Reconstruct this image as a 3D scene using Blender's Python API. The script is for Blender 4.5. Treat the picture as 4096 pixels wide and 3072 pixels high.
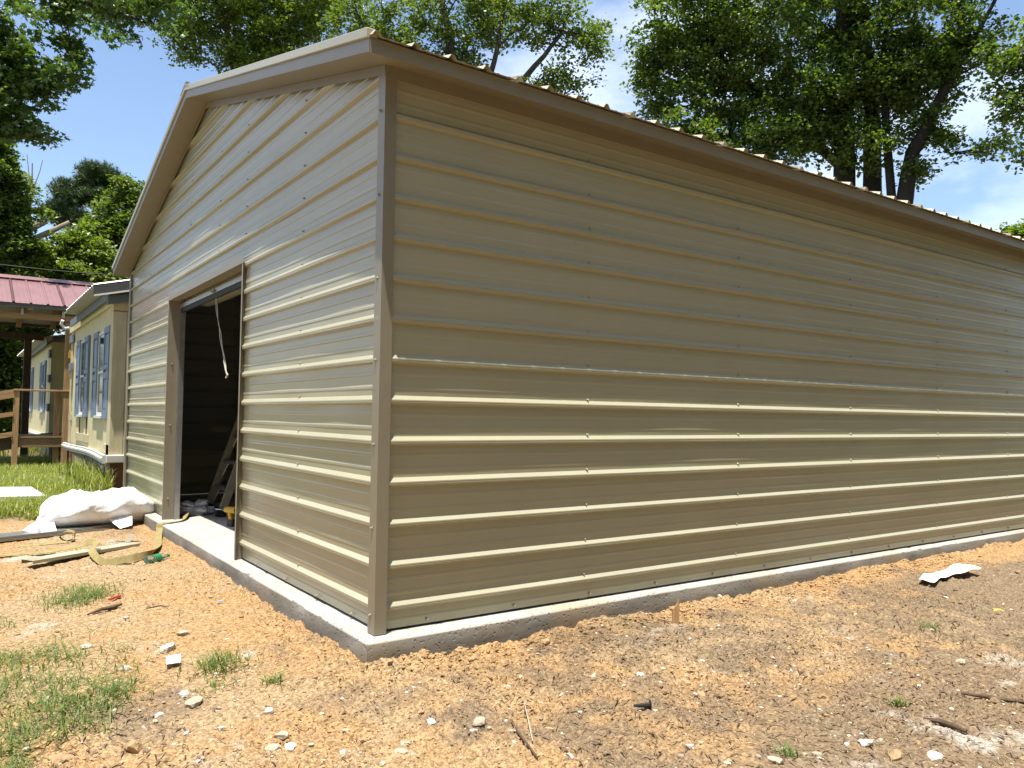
import bpy, bmesh, math, random
import numpy as np
from mathutils import Vector, Matrix, Quaternion
R = math.radians
random.seed(7); rng = np.random.default_rng(11)
scene = bpy.context.scene
C = scene.collection
for o in list(bpy.data.objects): bpy.data.objects.remove(o)

# ------------------------------------------------------------------ camera
cam_d = bpy.data.cameras.new('camera'); cam = bpy.data.objects.new('camera', cam_d); C.objects.link(cam)
CR, CU, CF = Vector((.8179081, -.57518238, .01384052)), Vector((-.03458868, -.02514421, .99908528)), Vector((.57430824, .81763867, .04046045))
CP = Vector((-1.868412, -3.921584, 1.201734))
m = Matrix((CR, CU, -CF)).transposed().to_4x4(); m.translation = CP
cam.matrix_world = m
cam_d.sensor_fit = 'HORIZONTAL'; cam_d.sensor_width = 36; cam_d.lens = 36 * 3133.13 / 4096
cam_d.clip_start = .05; cam_d.clip_end = 2000
scene.camera = cam
scene.render.resolution_x = 1024; scene.render.resolution_y = 768

# ------------------------------------------------------------------ sky, sun, exposure
SUN = Vector((-.18, -.137, 1)).normalized()
w = bpy.data.worlds.new('World'); scene.world = w; w.use_nodes = True
nt = w.node_tree; nt.nodes.clear()
def N(nt, t, **kw):
    n = nt.nodes.new(t)
    for k, v in kw.items(): setattr(n, k, v)
    return n
sky = N(nt, 'ShaderNodeTexSky', sky_type='NISHITA', sun_disc=False)
sky.sun_elevation = math.asin(SUN.z); sky.sun_rotation = math.atan2(SUN.x, SUN.y)
sky.air_density = 1.0; sky.dust_density = 1.0; sky.ozone_density = 1.5
bg = N(nt, 'ShaderNodeBackground'); bg.inputs[1].default_value = .115
tc = N(nt, 'ShaderNodeTexCoord'); mp = N(nt, 'ShaderNodeMapping'); mp.inputs['Scale'].default_value = (1.0, 1.0, 2.2); mp.inputs['Location'].default_value = (7.7, 4.1, 2.3); mp.inputs['Rotation'].default_value = (0, 0, R(-40))
cn = N(nt, 'ShaderNodeTexNoise'); cn.inputs['Scale'].default_value = 2.1; cn.inputs['Detail'].default_value = 7; cn.inputs['Roughness'].default_value = .58
cr = N(nt, 'ShaderNodeValToRGB'); cr.color_ramp.elements[0].position = .49; cr.color_ramp.elements[1].position = .82
cr.color_ramp.elements[0].color = (0, 0, 0, 1); cr.color_ramp.elements[1].color = (.9, .9, .9, 1)
mx = N(nt, 'ShaderNodeMixRGB'); mx.inputs[2].default_value = (8.2, 8.6, 9.3, 1)
out = N(nt, 'ShaderNodeOutputWorld')
L = nt.links.new
L(tc.outputs['Generated'], mp.inputs[0]); L(mp.outputs[0], cn.inputs['Vector']); L(cn.outputs['Fac'], cr.inputs[0])
L(sky.outputs[0], mx.inputs[1]); L(cr.outputs[0], mx.inputs[0]); L(mx.outputs[0], bg.inputs[0]); L(bg.outputs[0], out.inputs[0])
sd = bpy.data.lights.new('sun', 'SUN'); sd.energy = 5.0; sd.angle = R(.53); sd.color = (1, .95, .86)
so = bpy.data.objects.new('sun', sd); C.objects.link(so)
so.rotation_mode = 'QUATERNION'; so.rotation_quaternion = SUN.to_track_quat('Z', 'Y'); so.location = (0, 0, 30)
vs = scene.view_settings
vs.view_transform = 'Standard'; vs.look = 'None'; vs.gamma = 1; vs.use_curve_mapping = False; vs.exposure = 1.02

# ------------------------------------------------------------------ helpers
def lnk(o, parent=None):
    C.objects.link(o)
    if parent is not None: o.parent = parent
    return o
def tag(o, label=None, cat=None, group=None, kind=None):
    if label: o['label'] = label
    if cat: o['category'] = cat
    if group: o['group'] = group
    if kind: o['kind'] = kind
    return o
def thing(name, label, cat, loc=(0, 0, 0), rz=0, group=None):
    o = bpy.data.objects.new(name, None); C.objects.link(o); o.location = loc; o.rotation_euler = (0, 0, rz); o.empty_display_size = .1
    return tag(o, label, cat, group)
def npmesh(name, V, F, mat=None, smooth=False):
    V = np.asarray(V, np.float32); F = np.asarray(F, np.int32)
    me = bpy.data.meshes.new(name); n, k = F.shape
    me.vertices.add(len(V)); me.vertices.foreach_set('co', V.ravel())
    me.loops.add(n * k); me.loops.foreach_set('vertex_index', F.ravel())
    me.polygons.add(n); me.polygons.foreach_set('loop_start', np.arange(0, n * k, k, dtype=np.int32)); me.polygons.foreach_set('loop_total', np.full(n, k, np.int32))
    me.polygons.foreach_set('use_smooth', np.full(n, smooth))
    me.update(calc_edges=True); me.validate()
    if mat: me.materials.append(mat)
    return me
class MB:
    def __init__(s): s.v = []; s.f = []
    def add(s, V, F):
        k = len(s.v); s.v += [tuple(p) for p in V]; s.f += [tuple(i + k for i in f) for f in F]; return s
    def box(s, x0, x1, y0, y1, z0, z1):
        V = [(x, y, z) for x in (x0, x1) for y in (y0, y1) for z in (z0, z1)]
        return s.add(V, [(0, 1, 3, 2), (4, 6, 7, 5), (0, 4, 5, 1), (2, 3, 7, 6), (0, 2, 6, 4), (1, 5, 7, 3)])
    def bar(s, a, b, w, h, up=(0, 0, 1)):
        a = Vector(a); b = Vector(b); d = (b - a).normalized(); sd = d.cross(Vector(up))
        if sd.length < 1e-4: sd = d.cross(Vector((1, 0, 0)))
        sd.normalize(); u = sd.cross(d).normalized()
        V = [p + sd * i * w / 2 + u * j * h / 2 for p in (a, b) for i, j in ((-1, -1), (1, -1), (1, 1), (-1, 1))]
        return s.add(V, [(3, 2, 1, 0), (4, 5, 6, 7)] + [(i, (i + 1) % 4, 4 + (i + 1) % 4, 4 + i) for i in range(4)])
    def tube(s, pts, rad, n=8, cap=True):
        pts = [Vector(p) for p in pts]
        if not hasattr(rad, '__len__'): rad = [rad] * len(pts)
        k = len(s.v); ref = None
        for i, p in enumerate(pts):
            d = (pts[min(i + 1, len(pts) - 1)] - pts[max(i - 1, 0)]).normalized()
            if ref is None: ref = d.orthogonal().normalized()
            ref = (ref - d * ref.dot(d)).normalized(); b = d.cross(ref)
            for j in range(n):
                t = 2 * math.pi * j / n; s.v.append(tuple(p + (ref * math.cos(t) + b * math.sin(t)) * rad[i]))
        for i in range(len(pts) - 1):
            for j in range(n): s.f.append((k + i * n + j, k + i * n + (j + 1) % n, k + (i + 1) * n + (j + 1) % n, k + (i + 1) * n + j))
        if cap: s.f.append(tuple(k + j for j in range(n))[::-1]); s.f.append(tuple(k + (len(pts) - 1) * n + j for j in range(n)))
        return s
    def prism(s, poly, d):
        n = len(poly); d = Vector(d); P = [Vector(p) for p in poly]
        return s.add(P + [p + d for p in P], [tuple(range(n))[::-1], tuple(range(n, 2 * n))] + [(i, (i + 1) % n, n + (i + 1) % n, n + i) for i in range(n)])
    def ribbon(s, pts, wid, thick=.0025):
        # pts: (point, width direction)
        k = len(s.v); P = [Vector(p) for p, _ in pts]
        for i, (p, wd) in enumerate(pts):
            wd = Vector(wd).normalized(); t = (P[min(i + 1, len(P) - 1)] - P[max(i - 1, 0)]).normalized(); n = t.cross(wd).normalized()
            for a, b in ((-1, -1), (1, -1), (1, 1), (-1, 1)): s.v.append(tuple(P[i] + wd * a * wid / 2 + n * b * thick / 2))
        for i in range(len(pts) - 1):
            for j in range(4): s.f.append((k + i * 4 + j, k + i * 4 + (j + 1) % 4, k + i * 4 + 4 + (j + 1) % 4, k + i * 4 + 4 + j))
        return s
    def mesh(s, name, mat, smooth=False, bevel=0, ang=35):
        me = bpy.data.meshes.new(name); me.from_pydata(s.v, [], s.f)
        bm = bmesh.new(); bm.from_mesh(me); bmesh.ops.recalc_face_normals(bm, faces=bm.faces)
        if bevel: bmesh.ops.bevel(bm, geom=list(bm.edges), offset=bevel, segments=1, affect='EDGES', clamp_overlap=True)
        bm.to_mesh(me); bm.free()
        if smooth: me.shade_smooth(); me.set_sharp_from_angle(angle=R(ang))
        if mat: me.materials.append(mat)
        return me
    def build(s, name, mat, parent=None, **kw):
        return lnk(bpy.data.objects.new(name, s.mesh(name, mat, **kw)), parent)
def hash2(ix, iy, s):
    n = (ix.astype(np.int64) * 374761393 + iy.astype(np.int64) * 668265263 + s * 1274126177) & 0xffffffff
    n = ((n ^ (n >> 13)) * 1274126177) & 0xffffffff
    return ((n ^ (n >> 16)) & 0xffff) / 65535.0
def vnoise(x, y, s=0):
    x = np.asarray(x, float); y = np.asarray(y, float)
    ix = np.floor(x); iy = np.floor(y); fx = x - ix; fy = y - iy; fx = fx * fx * (3 - 2 * fx); fy = fy * fy * (3 - 2 * fy)
    ix = ix.astype(np.int64); iy = iy.astype(np.int64)
    a = hash2(ix, iy, s); b = hash2(ix + 1, iy, s); c = hash2(ix, iy + 1, s); d = hash2(ix + 1, iy + 1, s)
    return a + (b - a) * fx + (c - a) * fy + (a - b - c + d) * fx * fy - .5
def sstep(a, b, x):
    t = np.clip((x - a) / (b - a), 0, 1); return t * t * (3 - 2 * t)

# ------------------------------------------------------------------ materials
AL = .80
def mat(name, col, rough=.6, spec=.5, metal=0, noise=None, bump=None, attr=None, trans=0, sub=None):
    """noise=(scale, amount[, stretch]) varies the base colour, bump=(scale, strength, dist)"""
    col = tuple(c * AL for c in col)
    M = bpy.data.materials.new(name); M.use_nodes = True; t = M.node_tree; b = t.nodes['Principled BSDF']; l = t.links.new
    b.inputs['Base Color'].default_value = (*col, 1); b.inputs['Roughness'].default_value = rough
    b.inputs['Specular IOR Level'].default_value = spec; b.inputs['Metallic'].default_value = metal
    if trans: b.inputs['Transmission Weight'].default_value = trans
    co = N(t, 'ShaderNodeTexCoord')
    if noise:
        mpn = N(t, 'ShaderNodeMapping'); mpn.inputs['Scale'].default_value = noise[2] if len(noise) > 2 else (1, 1, 1)
        nn = N(t, 'ShaderNodeTexNoise'); nn.inputs['Scale'].default_value = noise[0]; nn.inputs['Detail'].default_value = 6; nn.inputs['Roughness'].default_value = .62
        mr = N(t, 'ShaderNodeMapRange'); mr.inputs['From Min'].default_value = .25; mr.inputs['From Max'].default_value = .75; mr.inputs['To Min'].default_value = 1 - noise[1]; mr.inputs['To Max'].default_value = 1 + noise[1]
        mm = N(t, 'ShaderNodeVectorMath', operation='SCALE'); mm.inputs[0].default_value = col
        l(co.outputs['Object'], mpn.inputs[0]); l(mpn.outputs[0], nn.inputs['Vector']); l(nn.outputs['Fac'], mr.inputs[0]); l(mr.outputs[0], mm.inputs['Scale']); l(mm.outputs[0], b.inputs['Base Color'])
    if bump:
        mpb = N(t, 'ShaderNodeMapping'); mpb.inputs['Scale'].default_value = bump[3] if len(bump) > 3 else (1, 1, 1)
        nb = N(t, 'ShaderNodeTexNoise'); nb.inputs['Scale'].default_value = bump[0]; nb.inputs['Detail'].default_value = 5
        bb = N(t, 'ShaderNodeBump'); bb.inputs['Strength'].default_value = bump[1]; bb.inputs['Distance'].default_value = bump[2]
        l(co.outputs['Object'], mpb.inputs[0]); l(mpb.outputs[0], nb.inputs['Vector']); l(nb.outputs['Fac'], bb.inputs['Height']); l(bb.outputs[0], b.inputs['Normal'])
    return M
def wood(name, c1, c2, axis_scale, rough=.75):
    c1 = tuple(c * .9 for c in c1); c2 = tuple(c * .9 for c in c2)
    M = bpy.data.materials.new(name); M.use_nodes = True; t = M.node_tree; b = t.nodes['Principled BSDF']; l = t.links.new
    co = N(t, 'ShaderNodeTexCoord'); mpn = N(t, 'ShaderNodeMapping'); mpn.inputs['Scale'].default_value = axis_scale
    nn = N(t, 'ShaderNodeTexNoise'); nn.inputs['Scale'].default_value = 3; nn.inputs['Detail'].default_value = 7; nn.inputs['Distortion'].default_value = 1.2
    rp = N(t, 'ShaderNodeValToRGB'); rp.color_ramp.elements[0].color = (*c1, 1); rp.color_ramp.elements[1].color = (*c2, 1); rp.color_ramp.elements[0].position = .35; rp.color_ramp.elements[1].position = .65
    bb = N(t, 'ShaderNodeBump'); bb.inputs['Strength'].default_value = .3; bb.inputs['Distance'].default_value = .004
    l(co.outputs['Object'], mpn.inputs[0]); l(mpn.outputs[0], nn.inputs['Vector']); l(nn.outputs['Fac'], rp.inputs[0]); l(rp.outputs[0], b.inputs['Base Color']); l(nn.outputs['Fac'], bb.inputs['Height']); l(bb.outputs[0], b.inputs['Normal'])
    b.inputs['Roughness'].default_value = rough; return M
def leafmat(name, c1, c2, tr=.35):
    c1 = tuple(c * .82 for c in c1); c2 = tuple(c * .82 for c in c2)
    M = bpy.data.materials.new(name); M.use_nodes = True; t = M.node_tree; b = t.nodes['Principled BSDF']; l = t.links.new
    g = N(t, 'ShaderNodeNewGeometry'); rp = N(t, 'ShaderNodeValToRGB'); rp.color_ramp.elements[0].color = (*c1, 1); rp.color_ramp.elements[1].color = (*c2, 1)
    l(g.outputs['Random Per Island'], rp.inputs[0]); l(rp.outputs[0], b.inputs['Base Color'])
    b.inputs['Roughness'].default_value = .42; b.inputs['Specular IOR Level'].default_value = .5
    tl = N(t, 'ShaderNodeBsdfTranslucent'); ms = N(t, 'ShaderNodeMixShader'); ms.inputs[0].default_value = tr
    hs = N(t, 'ShaderNodeMixRGB', blend_type='MULTIPLY'); hs.inputs[0].default_value = 1; hs.inputs[2].default_value = (1.9, 2.0, .7, 1)
    l(rp.outputs[0], hs.inputs[1]); l(hs.outputs[0], tl.inputs[0]); l(b.outputs[0], ms.inputs[1]); l(tl.outputs[0], ms.inputs[2]); l(ms.outputs[0], t.nodes['Material Output'].inputs[0])
    return M
M_panel = mat('panel_paint', (.425, .402, .278), .25, .5, noise=(1.3, .05))
M_trim = mat('trim_paint', (.265, .232, .165), .38, .5, noise=(6, .06), bump=(9, .05, .01))
M_roofp = mat('roof_paint', (.52, .475, .355), .36, .5)
M_screw = mat('screw_metal', (.42, .38, .3), .4, .5, .3)
M_galv = mat('galvanised', (.5, .51, .5), .35, .5, .8, noise=(14, .15))
M_rubber = mat('rubber', (.015, .015, .016), .7)
M_alu = mat('ladder_fibreglass', (.30, .25, .17), .5, .4, noise=(12, .25))
M_alu2 = mat('ladder_metal', (.45, .45, .44), .45, .5, .7, noise=(20, .2))
M_white = mat('white_paint', (.78, .77, .74), .5, .4, noise=(5, .06))
M_mould = mat('old_white_moulding', (.62, .60, .54), .6, .3, noise=(4, .15, (1, 1, 3)))
M_paper = mat('white_paper', (.82, .82, .81), .8, .2, bump=(14, .25, .01))
M_rope = mat('rope', (.62, .58, .48), .9, .1, bump=(400, .6, .002))
M_yel = mat('house_siding', (.78, .69, .41), .7, .3, noise=(3, .10), bump=(18, .35, .01, (1, 1, .12)))
M_yel2 = mat('house_trim_board', (.66, .57, .36), .75, .3, noise=(9, .2, (1, 1, .2)), bump=(30, .6, .01, (1, 1, .1)))
M_blue = mat('shutter_blue', (.18, .26, .385), .5, .4, noise=(6, .12))
M_bgrey = mat('fascia_blue_grey', (.19, .235, .30), .6, .4, noise=(7, .12))
M_hroof = mat('house_roof_metal', (.30, .31, .30), .4, .5, .3, noise=(4, .15))
M_hsoff = mat('house_soffit', (.50, .50, .44), .7)
M_dark = mat('dark_trim', (.07, .07, .06), .5)
M_red = mat('red_roof_paint', (.25, .125, .115), .38, .5, noise=(2.5, .16, (1, .4, 1)))
M_under = mat('roof_underside', (.42, .41, .36), .6)
M_lum = wood('lumber', (.27, .155, .065), (.46, .29, .13), (.6, 14, 14))
M_lumv = wood('lumber_upright', (.27, .155, .065), (.47, .29, .13), (14, 14, .6))
M_lumy = wood('deck_lumber', (.16, .10, .05), (.27, .18, .09), (.6, 14, 14))
M_lumd = wood('dark_lumber', (.05, .028, .014), (.10, .06, .03), (8, 8, .8))
M_skirt = wood('skirt_boards', (.16, .135, .10), (.31, .265, .20), (12, 12, .5), .85)
M_brick = mat('brick_red', (.20, .10, .06), .85, .2, noise=(8, .3))
M_glass = mat('window_glass', (.03, .035, .035), .08, .3)
M_bark = mat('bark', (.085, .068, .05), .9, .2, noise=(3, .45, (3, 3, .7)), bump=(9, .8, .05, (3, 3, .6)))
M_barkd = mat('dark_bark', (.045, .037, .03), .9, .2, noise=(3, .4, (3, 3, .7)), bump=(9, .8, .05, (3, 3, .6)))
M_cut = mat('pale_log', (.30, .25, .18), .85, .2, noise=(3, .4))
M_leafA = leafmat('leaf_mid', (.04, .08, .016), (.165, .215, .034), .42)
M_leafB = leafmat('leaf_dark', (.03, .068, .016), (.15, .205, .034), .42)
M_leafC = leafmat('leaf_bright', (.07, .125, .02), (.19, .24, .035), .4)
M_leafS = leafmat('leaf_star', (.04, .085, .02), (.115, .18, .032), .35)
M_pine = leafmat('pine_needles', (.025, .06, .014), (.075, .12, .028), .15)
M_grass = leafmat('grass_blade', (.08, .15, .02), (.38, .38, .10), .4)
M_grassn = leafmat('grass_blade_near', (.05, .12, .02), (.21, .26, .065), .3)
M_straw = leafmat('straw', (.26, .18, .085), (.48, .36, .19), .1)
M_stone = mat('limestone', (.46, .39, .29), .9, .2, noise=(25, .3), bump=(60, .9, .01))
M_stonew = mat('chalk', (.56, .52, .45), .9, .2, noise=(25, .2), bump=(60, .9, .01))
M_stoneo = mat('sandstone', (.42, .28, .15), .9, .2, noise=(25, .3), bump=(60, .9, .01))
M_stick = mat('weathered_stick', (.11, .075, .05), .9, .2, noise=(30, .4, (1, 1, 1)), bump=(60, .8, .004))
M_strap = mat('yellow_webbing', (.30, .245, .10), .8, .2, noise=(18, .25), bump=(220, .3, .002))
M_bag = mat('clear_bag', (.75, .77, .8), .25, .6, noise=(30, .1)); 
M_green = mat('green_plastic', (.02, .30, .11), .3, .5)
M_pet = mat('clear_plastic', (.9, .95, .93), .05, .5, trans=.92)
M_drill = mat('drill_yellow', (.62, .36, .02), .45, .4)
M_black = mat('black_plastic', (.02, .02, .022), .45, .4)
M_redp = mat('red_plastic', (.5, .03, .025), .4, .4)
M_intshade = mat('shaded_interior_steel', (.26, .26, .245), .6, .15)  # indoor shade put into the colour, darker than the wall panels
# soil: own colours in a vertex attribute, broken up by grain
def soilmat():
    M = bpy.data.materials.new('soil'); M.use_nodes = True; t = M.node_tree; b = t.nodes['Principled BSDF']; l = t.links.new
    at = N(t, 'ShaderNodeAttribute', attribute_name='soil'); co = N(t, 'ShaderNodeTexCoord')
    n1 = N(t, 'ShaderNodeTexNoise'); n1.inputs['Scale'].default_value = 45; n1.inputs['Detail'].default_value = 8; n1.inputs['Roughness'].default_value = .7
    vo = N(t, 'ShaderNodeTexVoronoi'); vo.inputs['Scale'].default_value = 85; vo.inputs['Randomness'].default_value = 1
    vo2 = N(t, 'ShaderNodeTexVoronoi'); vo2.inputs['Scale'].default_value = 34
    sx = N(t, 'ShaderNodeSeparateColor')
    r1 = N(t, 'ShaderNodeMapRange'); r1.inputs['From Min'].default_value = .3; r1.inputs['From Max'].default_value = .7; r1.inputs['To Min'].default_value = .48; r1.inputs['To Max'].default_value = 1.42
    r2 = N(t, 'ShaderNodeMapRange'); r2.inputs['To Min'].default_value = .75; r2.inputs['To Max'].default_value = 1.28
    ml = N(t, 'ShaderNodeMath', operation='MULTIPLY'); sc = N(t, 'ShaderNodeVectorMath', operation='SCALE')
    for n in (n1, vo, vo2): l(co.outputs['Object'], n.inputs['Vector'])
    l(n1.outputs['Fac'], r1.inputs[0]); l(vo.outputs['Color'], sx.inputs[0]); l(sx.outputs[0], r2.inputs[0]); l(r1.outputs[0], ml.inputs[0]); l(r2.outputs[0], ml.inputs[1])
    l(at.outputs['Color'], sc.inputs[0]); l(ml.outputs[0], sc.inputs['Scale']); l(sc.outputs[0], b.inputs['Base Color'])
    b.inputs['Roughness'].default_value = .95; b.inputs['Specular IOR Level'].default_value = .15
    b1 = N(t, 'ShaderNodeBump'); b1.inputs['Strength'].default_value = .9; b1.inputs['Distance'].default_value = .008
    b2 = N(t, 'ShaderNodeBump', invert=True); b2.inputs['Strength'].default_value = .8; b2.inputs['Distance'].default_value = .008
    b3 = N(t, 'ShaderNodeBump', invert=True); b3.inputs['Strength'].default_value = .6; b3.inputs['Distance'].default_value = .015
    l(n1.outputs['Fac'], b1.inputs['Height']); l(vo.outputs['Distance'], b2.inputs['Height']); l(b1.outputs[0], b2.inputs['Normal']); l(vo2.outputs['Distance'], b3.inputs['Height']); l(b2.outputs[0], b3.inputs['Normal']); l(b3.outputs[0], b.inputs['Normal'])
    return M
M_soil = soilmat()
def concmat(name, c1, c2, stain, rough):
    M = bpy.data.materials.new(name); M.use_nodes = True; t = M.node_tree; b = t.nodes['Principled BSDF']; l = t.links.new
    co = N(t, 'ShaderNodeTexCoord'); n1 = N(t, 'ShaderNodeTexNoise'); n1.inputs['Scale'].default_value = 2.2; n1.inputs['Detail'].default_value = 9; n1.inputs['Roughness'].default_value = .65
    mpn = N(t, 'ShaderNodeMapping'); mpn.inputs['Scale'].default_value = (1, 1, 4)
    rp = N(t, 'ShaderNodeValToRGB'); rp.color_ramp.elements[0].color = (*c1, 1); rp.color_ramp.elements[1].color = (*c2, 1); rp.color_ramp.elements[0].position = .35; rp.color_ramp.elements[1].position = .65
    n2 = N(t, 'ShaderNodeTexNoise'); n2.inputs['Scale'].default_value = 1.1; n2.inputs['Detail'].default_value = 5
    r2 = N(t, 'ShaderNodeMapRange'); r2.inputs['From Min'].default_value = .52; r2.inputs['From Max'].default_value = .72
    mi = N(t, 'ShaderNodeMixRGB'); mi.inputs[2].default_value = (*stain, 1)
    n3 = N(t, 'ShaderNodeTexNoise'); n3.inputs['Scale'].default_value = 40; n3.inputs['Detail'].default_value = 6
    r3 = N(t, 'ShaderNodeMapRange'); r3.inputs['From Min'].default_value = .28; r3.inputs['From Max'].default_value = .42
    bb = N(t, 'ShaderNodeBump'); bb.inputs['Strength'].default_value = .6; bb.inputs['Distance'].default_value = .008
    l(co.outputs['Object'], mpn.inputs[0]); l(mpn.outputs[0], n1.inputs['Vector']); l(co.outputs['Object'], n2.inputs['Vector']); l(co.outputs['Object'], n3.inputs['Vector'])
    l(n1.outputs['Fac'], rp.inputs[0]); l(n2.outputs['Fac'], r2.inputs[0]); l(r2.outputs[0], mi.inputs[0]); l(rp.outputs[0], mi.inputs[1]); l(mi.outputs[0], b.inputs['Base Color']); l(n3.outputs['Fac'], r3.inputs[0]); l(r3.outputs[0], bb.inputs['Height']); l(bb.outputs[0], b.inputs['Normal'])
    b.inputs['Roughness'].default_value = rough
    v3 = N(t, 'ShaderNodeTexVoronoi'); v3.inputs['Scale'].default_value = 26; r4 = N(t, 'ShaderNodeMapRange'); r4.inputs['From Min'].default_value = .10; r4.inputs['From Max'].default_value = .22; b4 = N(t, 'ShaderNodeBump'); b4.inputs['Strength'].default_value = .9; b4.inputs['Distance'].default_value = .012
    l(co.outputs['Object'], v3.inputs['Vector']); l(v3.outputs['Distance'], r4.inputs[0]); l(r4.outputs[0], b4.inputs['Height']); l(bb.outputs[0], b4.inputs['Normal']); l(b4.outputs[0], b.inputs['Normal'])
    return M
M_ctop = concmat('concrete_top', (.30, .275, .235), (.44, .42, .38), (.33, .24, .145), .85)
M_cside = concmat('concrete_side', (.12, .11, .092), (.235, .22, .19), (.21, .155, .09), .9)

# ------------------------------------------------------------------ dimensions (metres; corner of the metal building at the origin)
S = .2286; RIB1 = .133; W = 8.06; LEN = 12.3; OV = .19
SL = .270; ZS = 3.146                      # soffit line where it meets the long wall, roof slope
DY0, DY1, DZ = 2.62, 5.40, 2.43            # door opening
SX0, SY0 = -.085, -.098                    # slab edges
def slab_y(x): return SY0 + .045 * sstep(.1, 2.4, x)
def zsof(y): return ZS + SL * (y if y <= W / 2 else W - y)
def ground_z(x, y):
    x = np.asarray(x, float); y = np.asarray(y, float)
    d = np.hypot(np.maximum(SX0 - x, 0), np.maximum(SY0 - y, 0))
    b = -.112 - .030 * np.minimum(d, 3.2) * (1 - sstep(4.5, 8, y)) + .055 * sstep(6.5, 9.5, y)
    b = b + .02 * sstep(2, 5, x)
    return b + .05 * vnoise(x * .45, y * .45, 1) * sstep(.1, .8, d) + .03 * vnoise(x * 1.7, y * 1.7, 2)

# ------------------------------------------------------------------ ground
def spaced(segs):
    a = []
    for lo, hi, st in segs: a.append(np.arange(lo, hi - 1e-6, st))
    return np.concatenate(a + [np.array([segs[-1][1]])])
gx = spaced([(-600, -60, 60), (-60, -8, 4), (-8, -2.6, .3), (-2.6, -1.9, .03), (-1.9, 2.4, .0145), (2.4, 4, .025), (4, 9, .045), (9, 40, 1.2), (40, 600, 60)])
gy = spaced([(-600, -60, 60), (-60, -6, 4), (-6, -2.9, .3), (-2.9, 1.3, .0145), (1.3, 4, .024), (4, 8.2, .05), (8.2, 30, .45), (30, 60, 3), (60, 600, 60)])
X, Y = np.meshgrid(gx, gy, indexing='ij')
Z = ground_z(X, Y)
dS = np.hypot(np.maximum(SX0 - X, 0), np.maximum(SY0 - Y, 0))
near = sstep(9, 5, Y) * sstep(10, 7, X) * sstep(-4, -2.5, X) * sstep(-5, -3.2, Y)
clod = np.abs(vnoise(X * 9, Y * 9, 3)) + .6 * np.abs(vnoise(X * 21, Y * 21, 4)) + .45 * np.abs(vnoise(X * 47, Y * 47, 5))
Z = Z + near * ((.026 + .050 * sstep(-.2, .3, vnoise(X * .9, Y * .9, 73) + .7 * vnoise(X * 2.6, Y * 2.6, 74) + .3 * sstep(.3, -.9, Y))) * (clod - .45) + .014 * vnoise(X * 4, Y * 4, 8))
bankR = np.exp(-((Y - slab_y(X) + .10 + .05 * vnoise(X * 2, X * 0, 9)) / .075) ** 2) * (X > -.2)
bankL = np.exp(-((X - SX0 + .09) / .07) ** 2) * (Y > -.2) * sstep(6.5, 5, Y)
lump = vnoise(X * 6, Y * 6, 12) + .8 * vnoise(X * 14, Y * 14, 13) + .6 * vnoise(X * 33, Y * 33, 14)
Z = Z + near * (bankR * (.012 + .07 * lump) + bankL * (.01 + .035 * lump))
gap = near * np.exp(-((Y - slab_y(X) + .015) / .028) ** 2) * (X > -.1) * sstep(-.1, .22, vnoise(X * 2.6, Y * 0, 21) + .5 * vnoise(X * 9, Y * 0, 22)) * sstep(4.2, 2.5, X)
Z = Z - .075 * gap
inside = (X > SX0 + .06) & (Y > SY0 + .06) & (X < LEN) & (Y < W)
Z[inside] = -.32
ni, nj = X.shape
V = np.stack([X, Y, Z], -1).reshape(-1, 3)
I = np.arange(ni * nj).reshape(ni, nj)
F = np.stack([I[:-1, :-1], I[1:, :-1], I[1:, 1:], I[:-1, 1:]], -1).reshape(-1, 4)
gme = npmesh('ground', V, F, M_soil, True)
def soil_col(X, Y):
    dS = np.hypot(np.maximum(SX0 - X, 0), np.maximum(SY0 - Y, 0))
    org = np.array([.47, .29, .135]); tan = np.array([.45, .315, .175]); gry = np.array([.235, .175, .115]); wht = np.array([.58, .53, .45]); sha = np.array([.30, .235, .15])
    c = np.broadcast_to(tan, X.shape + (3,)).copy()
    def mixc(c, k, t): return c + (k - c) * t[..., None]
    nz = vnoise(X * 1.3, Y * 1.3, 31) + .6 * vnoise(X * 3.7, Y * 3.7, 32) + .35 * vnoise(X * 11, Y * 11, 33)
    c = mixc(c, org, sstep(-.15, .35, nz + .35 * sstep(.9, .1, dS)) * .85)
    gz = vnoise(X * .9 + 4, Y * .9, 41) + .6 * vnoise(X * 2.9, Y * 2.9, 42) + .5 * vnoise(X * 8, Y * 8, 43)
    c = mixc(c, gry, sstep(-.1, .45, gz + .55 * sstep(-.2, 1.6, X) * sstep(-.1, -.7, Y) - .25 * sstep(.3, 0, dS) - .38 * sstep(.1, -.6, X)) * .8)
    bk = bank(X, Y); c = mixc(c, np.array([.19, .135, .08]), bk * .75)
    wz = vnoise(X * 2.2, Y * 2.2, 51) + .7 * vnoise(X * 7, Y * 7, 52) + .4 * vnoise(X * 19, Y * 19, 53)
    pat = np.exp(-(((X - 1.35) / .7) ** 2 + ((Y + 2.15) / .35) ** 2)) + np.exp(-(((X + 1.5) / .28) ** 2 + ((Y - 1.75) / .4) ** 2)) * 1.15 + .7 * np.exp(-(((X - 2.8) / .5) ** 2 + ((Y + 1.95) / .3) ** 2)) + .6 * np.exp(-(((X - .2) / .5) ** 2 + ((Y + 1.6) / .25) ** 2)) + .7 * np.exp(-(((X + 1.2) / .9) ** 2 + ((Y - 4.9) / 1.2) ** 2))
    c = mixc(c, wht, sstep(.45, 1.0, pat * .75 + wz * 1.1 - .05) * .7)
    c = mixc(c, np.array([.16, .14, .07]), sstep(6.9, 7.8, Y + .5 * nz) * .85)
    far = np.maximum(sstep(9, 14, X), np.maximum(sstep(-5, -9, X), sstep(-7, -12, Y)))
    return mixc(c, np.array([.13, .15, .05]), far * .8) * .71
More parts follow.
